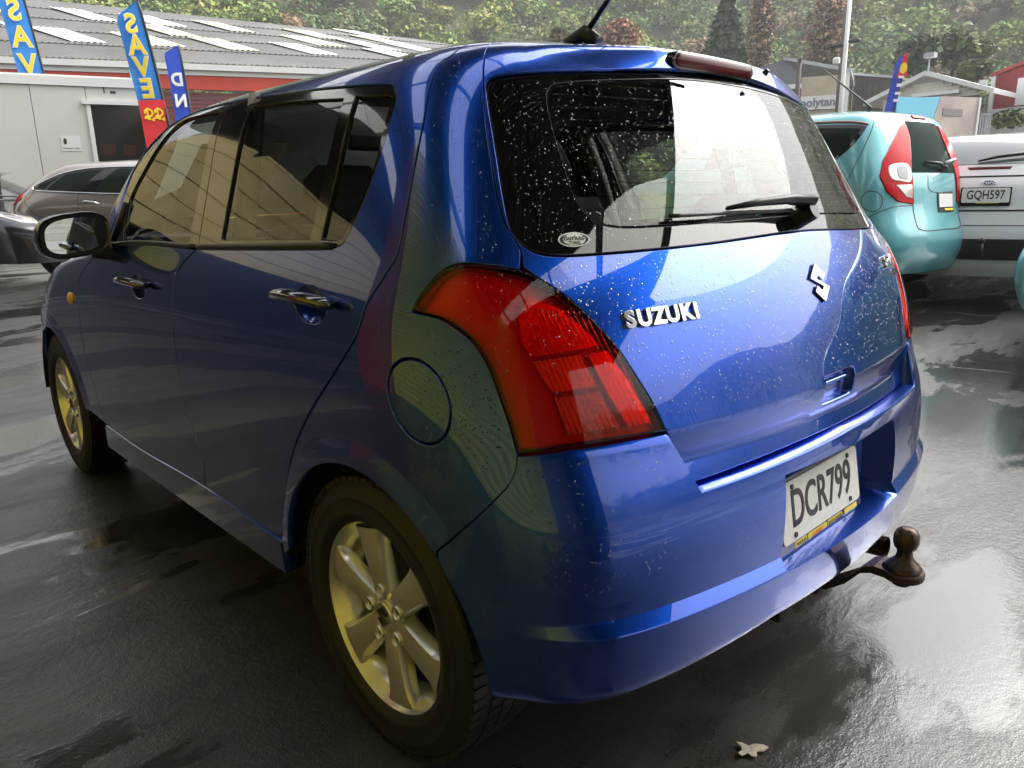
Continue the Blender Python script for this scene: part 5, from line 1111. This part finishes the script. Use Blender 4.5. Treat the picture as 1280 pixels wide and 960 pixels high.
parts.append(drops(900, (9.4, 18.2), (9.9, 13.4), -.009, .0006, .0022, [(9.6, 9.95), (13, 9.8), (14.6, 9.7), (18.1, 9.8), (16.5, 13.2), (14.2, 13.4), (12.6, 13.4), (9.4, 13.0)]))
V = []; F = []; k = 0
for a, b in parts: V.append(a); F.append(b+k); k += len(a)
o = mesh('rain_drops', np.concatenate(V), np.concatenate(F), M_WATER, car, smooth=True); o['kind'] = 'stuff'
# ================================================================ other cars
M_DGLASS = mat('dark_car_glass', (.012, .018, .015), .05, spec=.3, ior=1.25); M_SGREY = mat('wiper_black', (.015, .015, .015), .5)
TEAL=dict(lv=[(.10,-.53,.18,.58,-.2,.80),(.20,-.58,.18,.59,-.2,.82),(.31,-.635,.18,.60,-.2,.838),(.42,-.655,.18,.60,-.2,.845),(.52,-.650,.18,.59,-.2,.848),(.62,-.61,.18,.58,-.2,.85),(.72,-.575,.18,.575,-.19,.85),(.82,-.56,.18,.57,-.18,.85),(.91,-.55,.19,.57,-.17,.845),(.99,-.535,.2,.57,-.15,.835),(1.10,-.50,.21,.56,-.12,.815),(1.22,-.455,.22,.55,-.08,.785),(1.34,-.405,.23,.54,-.04,.745),(1.44,-.36,.24,.53,0,.705),(1.50,-.31,.24,.52,.03,.665)],belt=.99,nup=5,nroof=6,xf=3.10,
 taper=[(-.3,0),(1.2,.004),(2.4,.01),(2.6,.02),(2.8,.06),(2.95,.13),(3.1,.3)],
 rail=[(-.3,1.50),(.2,1.52),(.7,1.535),(1.0,1.53),(1.2,1.50),(1.4,1.42),(1.6,1.25),(1.75,1.06),(2.0,1.0),(2.4,.95),(2.8,.75),(3.1,.5)],
 roofz=[(-.3,1.545),(.2,1.575),(.8,1.59),(1.1,1.57),(1.3,1.48),(1.6,1.3),(1.95,1.06),(2.4,1.0),(2.9,.85),(3.1,.75)])
BRONZE=dict(lv=[(.10,-.68,.2,.60,-.25,.82),(.20,-.73,.2,.61,-.25,.845),(.31,-.77,.2,.62,-.25,.862),(.42,-.785,.2,.62,-.25,.87),(.52,-.785,.2,.61,-.25,.875),(.62,-.77,.2,.60,-.25,.877),(.72,-.74,.22,.59,-.24,.877),(.82,-.715,.23,.58,-.22,.872),(.90,-.69,.25,.57,-.2,.86),(.97,-.655,.27,.56,-.17,.84),(1.06,-.58,.3,.54,-.10,.80),(1.16,-.46,.3,.53,.0,.755),(1.26,-.32,.3,.52,.12,.71),(1.34,-.18,.3,.50,.25,.66),(1.38,-.06,.3,.48,.34,.62)],belt=.97,nup=5,nroof=6,xf=3.55,
 taper=[(-.3,0),(1.2,.004),(2.4,.01),(2.9,.03),(3.2,.09),(3.4,.17),(3.55,.32)],
 rail=[(-.3,1.38),(.3,1.40),(.8,1.425),(1.1,1.42),(1.3,1.385),(1.6,1.26),(1.85,1.06),(2.0,.98),(2.6,.90),(3.2,.72),(3.55,.5)],
 roofz=[(-.3,1.40),(.3,1.45),(.8,1.475),(1.1,1.46),(1.4,1.36),(1.7,1.2),(2.05,1.0),(2.6,.94),(3.2,.82),(3.55,.7)])
DARK=dict(lv=[(.10,-.74,.25,.56,-.30,.80),(.20,-.80,.25,.57,-.30,.83),(.30,-.84,.25,.58,-.30,.85),(.40,-.85,.25,.58,-.30,.86),(.50,-.84,.25,.57,-.30,.865),(.58,-.80,.25,.57,-.30,.865),(.65,-.72,.25,.57,-.28,.86),(.71,-.58,.22,.57,-.22,.85),(.77,-.38,.2,.57,-.10,.835),(.83,-.1,.2,.56,.10,.82),(.89,.2,.2,.56,.45,.80),(.97,.38,.2,.55,.75,.77),(1.08,.58,.2,.53,.95,.72),(1.18,.80,.2,.5,1.15,.66),(1.25,1.0,.2,.47,1.35,.61)],belt=.89,nup=5,nroof=6,xf=3.6,
 taper=[(-.3,0),(2.9,.02),(3.2,.09),(3.4,.17),(3.6,.32)],
 rail=[(-.3,1.25),(1.4,1.25),(2.0,1.27),(2.4,1.24),(2.8,1.1),(3.2,.9),(3.6,.7)],
 roofz=[(-.3,1.28),(1.2,1.29),(2.0,1.31),(2.4,1.28),(2.8,1.15),(3.2,.95),(3.6,.8)])
FORD=dict(lv=[(.10,-.86,.10,.66,-.30,.84),(.20,-.92,.10,.67,-.30,.87),(.31,-.97,.10,.68,-.30,.89),(.42,-.99,.10,.68,-.30,.90),(.52,-.99,.10,.68,-.30,.905),(.62,-.98,.10,.67,-.30,.908),(.72,-.95,.10,.66,-.30,.91),(.82,-.93,.10,.65,-.28,.91),(.91,-.92,.11,.65,-.27,.905),(1.00,-.90,.12,.64,-.25,.89),(1.10,-.84,.14,.63,-.2,.85),(1.20,-.77,.15,.62,-.14,.80),(1.30,-.69,.16,.60,-.08,.745),(1.38,-.61,.17,.58,0,.69),(1.43,-.54,.18,.55,.06,.64)],belt=1.0,nup=5,nroof=6,xf=3.6,
 taper=[(-.3,0),(2.9,.02),(3.2,.09),(3.4,.17),(3.6,.32)],
 rail=[(-.6,1.43),(.3,1.45),(1.2,1.46),(1.5,1.43),(1.8,1.3),(2.1,1.05),(2.6,.95),(3.2,.75),(3.6,.5)],
 roofz=[(-.6,1.455),(.3,1.49),(1.2,1.50),(1.5,1.47),(1.8,1.35),(2.2,1.06),(2.6,1.0),(3.2,.85),(3.6,.7)])

def skin_car(name, label, spec, loc, h, paint, wx=(0., 2.4), group=None):
    K = Skin(**spec); o = tag(empty(name, loc, R(h)), label, 'car', group)
    us = np.linspace(-K.u1, K.u1, 232); vs = np.concatenate([np.linspace(1.0, 15, 62), np.linspace(15.3, K.v1, 10)])
    skip = lambda c: abs(c[1]) > .55 and any(math.hypot(c[0]-x, c[2]-.31) < .345 for x in wx)
    skin_grid(K, 'body', us, vs, paint, o, skip=skip)
    MB().span((wx[0]+.36, -.78, .17), (wx[1]-.36, .78, .25)).span((-.5, -.6, .25), (3.0, .6, .32)).build('underbody', M_UNDER, o)
    L = K.P(np.full(14, K.u1), np.linspace(1.2, K.v1, 14)); X = []
    for p in L:
        for t in np.linspace(1, -1, 11): X.append((p[0]+.25*(1-t*t), p[1]*t, p[2]))
    mesh('end_panel', X, [(i*11+j, i*11+j+1, (i+1)*11+j+1, (i+1)*11+j) for i in range(13) for j in range(10)], paint, o, smooth=True)
    for x in wx:
        for s in (1, -1):
            w = empty('wheel', (x, s*(np.interp(.5, [l[0] for l in spec['lv']], [l[5] for l in spec['lv']])-.11), .305), 0, o)
            MB().lathe([(.20, -.09*s), (.28, -.095*s), (.302, -.07*s), (.305, 0), (.302, .07*s), (.28, .095*s), (.215, .09*s), (.205, .08*s)], 48).build('tyre', M_RUBBER, w, smooth=True)
            mb = MB().lathe([(.205, .085*s), (.195, .06*s), (.18, .02*s), (.06, .05*s), (0, .06*s)], 40)
            mb.build('rim', M_ALLOY, w, smooth=True)
            ln = MB().half(0, s, .36); ln.v = [(a, b-s*.74, c-.30) for a, b, c in ln.v]; ln.build('arch_liner', M_UNDER, w, smooth=True)
    def pt(u, v, off=0.): a, b = np.array([float(u)]), np.array([float(v)]); return Vector(K.P(a, b)[0]+K.N(a, b)[0]*off)
    def sf(u, v, off): return frame(pt(u, v, off), pt(u-.05, v, off)-pt(u+.05, v, off), pt(u, v+.05, off)-pt(u, v-.05, off))
    def pa(nm, pts, m, off=.003, par=None, smooth=False, hh=.05, depth=.012, gap=0.):
        segs = [list(cr([(a, b) for a, b in pts], .25, True))] if smooth else [[pts[i], pts[(i+1) % len(pts)]] for i in range(len(pts))]
        if smooth: segs[0].append(segs[0][0])
        return patch(K, nm, segs, m, par or o, h=hh, hb=.02, gap=gap, off=off, depth=depth, rnd=.003)
    def seam(nm, pts, r_=.0035, off=-.001, m=None, par=None): return MB().tube([pt(a, b, off) for a, b in cr(pts, .3)], r_, 5).build(nm, m or M_INK, par or o, smooth=True)
    return K, o, pt, sf, pa, seam
# ---- teal hatchback
M_TEAL = mat('teal_paint', (.14, .43, .47), .32, metal=.25, coat=1., coat_ior=1.55, coat_rough=.02)
M_TLR = mat('tail_red', (.45, .006, .010), .2, spec=.2); M_TLC = mat('tail_clear', (.55, .50, .46), .12, metal=.5, coat=1.); M_TLD = mat('tail_clear_dark', (.20, .19, .19), .15, metal=.6, coat=1.)
def teal_car(name, label, loc, h):
    K, o, pt, sf, pa, seam = skin_car(name, label, TEAL, loc, h, M_TEAL, (0, 2.36))
    lp = pa('tail_lamp', [(2.2, 13.25), (2.75, 13.0), (3.93, 11.62), (4.98, 10.26), (5.45, 9.0), (5.0, 7.6), (4.12, 6.74), (2.8, 6.5), (2.86, 9.2), (2.62, 10.46), (2.2, 12.2)], M_TLR, .012, hh=.03)
    pa('reverse_lens', [(3.05, 9.9), (4.4, 9.9), (4.75, 9.5), (4.6, 8.75), (4.0, 8.55), (3.05, 8.5)], M_TLC, .016, lp, True, .03); pa('reverse_bowl', [(3.3, 9.7), (3.95, 9.75), (4.1, 9.2), (3.9, 8.75), (3.3, 8.75)], M_TLD, .019, lp, True, .03)
    pa('turn_lens', [(2.95, 8.2), (4.3, 8.15), (3.5, 7.1), (2.95, 6.95)], M_TLC, .016, lp, False, .03)
    lr = pa('tail_lamp', [(-2.2, 13.25), (-2.75, 13.0), (-3.93, 11.62), (-4.98, 10.26), (-5.45, 9.0), (-5.0, 7.6), (-4.12, 6.74), (-2.8, 6.5), (-2.86, 9.2), (-2.62, 10.46), (-2.2, 12.2)][::-1], M_TLR, .012, hh=.03)
    pa('rear_window', [(-2.05, 13.45), (2.05, 13.45), (2.05, 12.2), (2.5, 10.4), (2.72, 9.3), (-2.72, 9.3), (-2.5, 10.4), (-2.05, 12.2)], mat('green_rear_glass', (.02, .035, .03), .12, spec=.04, ior=1.12), .004)
    pa('brake_lamp', [(-.9, 14.1), (.9, 14.1), (.9, 13.75), (-.9, 13.75)], M_TLR, .012)
    for k in (1, -1):
        w = pa('side_window', [(k*10.4, 13.45), (k*6.0, 13.05), (k*5.75, 12.9), (k*7.0, 11.6), (k*8.4, 10.35), (k*10.4, 10.2)][::k], M_GLOSSBLACK, .003); pa('window_glass', [(k*9.7, 13.1), (k*6.25, 12.78), (k*7.4, 11.5), (k*8.45, 10.55), (k*9.9, 10.45)][::k], M_DGLASS, .006, w)
        pa('front_window', [(k*17.6, 10.2), (k*17.0, 12.3), (k*15.2, 13.6), (k*10.7, 13.5), (k*10.8, 10.2)][::k], M_DGLASS, .003)
        seam('window_line', [(k*10.6, 13.62), (k*8, 13.45), (k*5.95, 13.2), (k*5.6, 13.05)], .012, .002, mat('mauve_trim', (.30, .17, .17), .3), w)
        seam('door_seam', [(k*8.6, 14.6), (k*5.2, 14.2), (k*4.95, 13.4), (k*6.3, 11.3), (k*7.6, 9.0), (k*8.2, 6.4)])
    seam('fuel_flap_seam', [(6.1+.78*math.cos(q), 6.85+.84*math.sin(q)) for q in np.linspace(0, 6.283, 17)])
    seam('tailgate_seam', [(2.75, 9.15), (2.8, 5.2), (2.3, 4.4), (0, 4.35), (-2.3, 4.4), (-2.8, 5.2), (-2.75, 9.15)], .005); seam('tailgate_crease', [(1.2, 9.1), (1.0, 7.6), (-2, 7.5)], .004)
    seam('bumper_seam', [(2.85, 6.4), (4.6, 6.3), (6.3, 5.6), (7.4, 4.6)], .004)
    pl = pa('plate_surround', [(.25, 7.45), (-2.05, 7.45), (-2.05, 5.75), (.25, 5.75)][::-1], M_INK, .006); pa('number_plate', [(.1, 7.3), (-1.9, 7.3), (-1.9, 6.15), (.1, 6.15)][::-1], M_PLATE, .010, pl); pa('dealer_strip', [(-.6, 6.05), (-1.9, 6.05), (-1.9, 5.85), (-.6, 5.85)][::-1], M_YEL, .010, pl)
    c = pt(-.9, 9.7, .01); wi = MB().tube([pt(-.9, 9.62, .03), pt(.3, 9.9, .05), pt(1.5, 10.1, .02)], [.02, .014, .008], 8).build('wiper', M_SGREY, o, smooth=True); MB().tube([pt(-1.6, 9.75, .02), pt(-1.2, 10.1, .09), pt(-.3, 9.9, .06)], .012, 8).build('wiper_cover', M_WHITE, wi, smooth=True)
    b = pt(4.6, 16.9); MB().tube([b, b+Vector((-.03, .0, .02)), b+Vector((.52, -.1, .42))], [.02, .012, .004], 6).build('aerial', M_SGREY, o)
    return o
teal_car('hatchback_car', 'teal hatchback with tall red tail lamps parked beside the blue car', (1.60, -5.62, .25), -6)
o = teal_car('hatchback_car', 'second teal car, only its bumper corner showing at the right picture edge', (-.43, -5.05, .14), 178)
# ---- bronze hatchback
M_BRZ = mat('bronze_paint', (.30, .25, .22), .30, metal=.65, coat=1., coat_ior=1.5)
K, o, pt, sf, pa, seam = skin_car('hatchback_car', 'bronze hatchback with dark windows parked along the white cabin', BRONZE, (10.25, -1.35, .22), -126, M_BRZ, (.0, 2.62))
top_ = [(6.15, 10.9), (6.7, 11.8), (7.5, 12.9), (9, 13.55), (11.8, 13.75), (14.5, 13.6), (16.5, 12.6), (18.2, 10.6), (18.4, 9.6)]; bot_ = [(16.4, 9.6), (13.5, 9.65), (10.2, 9.95), (7.2, 10.3), (6.4, 10.5)]
for k in (-1, 1):
    w = pa('side_glasshouse', [(k*a, b) for a, b in (top_+bot_)[::k]], M_GLOSSBLACK, .003)
    seam('chrome_line', [(k*a, b) for a, b in top_+bot_+top_[:1]], .011, .004, M_CHROME, w)
    pa('window_glass', [(k*a, b) for a, b in ([(6.6, 10.85), (7.1, 11.7), (7.6, 12.4), (7.6, 10.5)])[::-k]], M_DGLASS, .006, w); pa('window_glass', [(k*a, b) for a, b in ([(7.8, 12.7), (9, 13.25), (10.2, 13.4), (10.4, 10.15), (7.8, 10.45)])[::-k]], M_DGLASS, .006, w)
    pa('window_glass', [(k*a, b) for a, b in ([(11.2, 13.5), (13.5, 13.4), (15.6, 12.6), (17, 10.6), (17, 9.85), (11.3, 10.0)])[::-k]], M_DGLASS, .006, w)
    seam('door_seam', [(k*10.4, 10.0), (k*10.75, 8), (k*10.9, 5), (k*10.7, 2.4)]); seam('door_seam', [(k*6.3, 10.3), (k*6.6, 9), (k*8.0, 6.6), (k*8.8, 4.8)])
    MB().tube([pt(k*10.95, 8.55, .005), pt(k*11.3, 8.5, .035), pt(k*11.9, 8.3, .035), pt(k*12.2, 8.2, .005)], .016, 8, flat=.8).build('door_handle', M_CHROME, o, smooth=True)
    pa('tail_lamp', [(k*a, b) for a, b in ([(4.2, 9.6), (5.6, 9.9), (6.1, 9.2), (5.4, 8.2), (4.2, 8.0)])[::-k]], M_TLR, .008)
pa('rear_window', [(-3.6, 13.6), (3.6, 13.6), (4.2, 10.6), (-4.2, 10.6)], M_DGLASS, .004)
# ---- yellow hatchback glimpsed through the cabin of the blue car
M_YCAR = mat('yellow_car_paint', (.75, .55, .04), .3, coat=1.)
K, o, pt, sf, pa, seam = skin_car('hatchback_car', 'yellow hatchback glimpsed through the windows of the blue car', BRONZE, (6.9, -2.4, .10), -130, M_YCAR, (.0, 2.62))
for k in (-1, 1):
    w = pa('side_glasshouse', [(k*a, b) for a, b in (top_+bot_)[::k]], M_GLOSSBLACK, .003); pa('window_glass', [(k*a, b) for a, b in ([(7.8, 12.7), (9, 13.25), (10.2, 13.4), (10.4, 10.15), (7.8, 10.45)])[::-k]], mat('pale_window', (.25, .30, .30), .05), .006, w); pa('window_glass', [(k*a, b) for a, b in ([(11.2, 13.5), (13.5, 13.4), (15.6, 12.6), (17, 10.6), (17, 9.85), (11.3, 10.0)])[::-k]], mat('pale_window', (.25, .30, .30), .05), .006, w)
    seam('orange_stripe', [(k*8, 8.6), (k*12, 8.4), (k*17, 8.2)], .03, .002, mat('orange_stripe', (.7, .12, .02), .4)); seam('door_seam', [(k*10.4, 10.0), (k*10.75, 8), (k*10.9, 5), (k*10.7, 2.4)])
# ---- dark sports car, nose towards the yard
M_DRK = mat('dark_grey_paint', (.035, .036, .042), .28, metal=.5, coat=1., coat_ior=1.6)
K, o, pt, sf, pa, seam = skin_car('sports_car', 'dark grey low car with clear headlamp and silver front lip at the left edge', DARK, (10.2, -.75, .25), 32, M_DRK, (.25, 2.85))
for k in (1, -1):
    lp = pa('headlamp', [(k*a, b) for a, b in ([(3.4, 7.3), (4.6, 8.6), (6.0, 8.9), (6.2, 8.0), (5.2, 6.6), (3.8, 6.3)])[::k]], mat('headlamp_lens', (.62, .60, .55), .08, metal=.4, coat=1.), .008)
    pa('headlamp_bowl', [(k*a, b) for a, b in ([(4.2, 7.5), (5.0, 8.1), (5.5, 7.6), (4.7, 6.9)])[::k]], M_TLD, .012, lp, True)
    pa('side_window', [(k*a, b) for a, b in ([(8.5, 11.5), (9.5, 14.0), (16, 14.2), (19, 12), (19, 11.2)])[::k]], M_DGLASS, .003)
pa('windscreen', [(-4.6, 10.9), (4.6, 10.9), (4.0, 14.4), (-4.0, 14.4)], mat('screen_glass', (.03, .035, .035), .03, spec=1.), .004)
pa('air_intake', [(-3.0, 4.9), (3.0, 4.9), (3.6, 3.4), (2.8, 2.5), (-2.8, 2.5), (-3.6, 3.4)], M_INK, .004); pa('front_lip', [(-4.4, 2.25), (4.4, 2.25), (4.5, 1.85), (-4.5, 1.85)], M_CHROMED, .012); seam('bumper_seam', [(-4.6, 5.9), (0, 6.3), (4.6, 5.9)]); seam('bonnet_seam', [(3.6, 7.6), (4.2, 9.4), (5.0, 11.2)]); seam('bonnet_seam', [(-3.6, 7.6), (-4.2, 9.4), (-5.0, 11.2)])
MB().tube([pt(-2.8, 11.0, .02), pt(0, 11.1, .03), pt(2.4, 11.4, .02)], .012, 6).build('wiper', M_SGREY, o)
# ---- white wagon
M_WHT = mat('white_paint_gloss', (.70, .71, .72), .25, coat=1.)
K, o, pt, sf, pa, seam = skin_car('station_wagon', 'white station wagon seen from behind with black plate frame and tow ball', FORD, (1.0, -7.0, .17), -73, M_WHT, (0, 2.85))
pa('rear_window', [(-4.2, 13.6), (4.2, 13.6), (4.9, 12.6), (4.6, 11.0), (-4.6, 11.0), (-4.9, 12.6)], mat('wagon_glass', (.10, .11, .115), .03, spec=1., coat=1., coat_ior=2.2), .004)
pa('brake_lamp', [(-.42, 10.72), (1.72, 10.72), (1.6, 10.50), (-.34, 10.50)], M_REDDARK, .008)
ov = pa('oval_badge', [(.6+.40*math.cos(q), 9.15+.26*math.sin(q)) for q in np.linspace(0, 6.283, 17)[:-1]], M_CHROMED, .006, smooth=True); pa('badge_face', [(.6+.35*math.cos(q), 9.15+.21*math.sin(q)) for q in np.linspace(0, 6.283, 17)[:-1]], M_INK, .009, ov, True)
text('badge_lettering', 'Ford', .045, sf(.6, 9.14, .011), M_CHROMED, ov, .001, sx=1.15)
pp_ = plate(o, sf(.68, 7.95, .012), 'GQH597', M_PLATE, w=.36, h=.125, tsize=.108, tsx=.70); pa('dealer_strip', [(1.1, 7.30), (-.1, 7.30), (-.1, 7.18), (1.1, 7.18)][::-1], M_YEL, .014, pp_)
for v in (9.8, 6.58, 5.3): seam('tailgate_line', [(a, v) for a in (-4.6, -2, 0, 2, 4.6)], .010 if v > 6 else .006, -.003)
seam('tailgate_seam', [(4.3, 10.5), (4.2, 8), (4.1, 6.6)]); seam('tailgate_seam', [(-4.3, 10.5), (-4.2, 8), (-4.1, 6.6)])
for k in (1, -1): pa('tail_lamp', [(k*a, b) for a, b in ([(4.4, 11.0), (5.8, 11.0), (6.4, 9.2), (5.9, 8.0), (4.5, 8.2)])[::-k]], M_TLR, .008)
pa('bumper_skirt', [(-4.8, 4.15), (4.8, 4.15), (4.8, 2.4), (-4.8, 2.4)], M_BLACK, .01, hh=.1); MB().tube([pt(-1.7, 11.75, .05), pt(.3, 11.45, .04), pt(1.25, 11.2, .02)], [.018, .014, .008], 8).build('wiper', M_SGREY, o, smooth=True)
b = pt(.55, 4.0, .10); MB().tube([b-Vector((0, 0, .14)), b-Vector((0, 0, .02))], [.02, .014], 8).lathe([(0, -.025), (.018, -.018), (.025, 0), (.018, .018), (0, .025)], 16, 'z', tuple(b)).build('tow_ball', M_BALL, o, smooth=True)
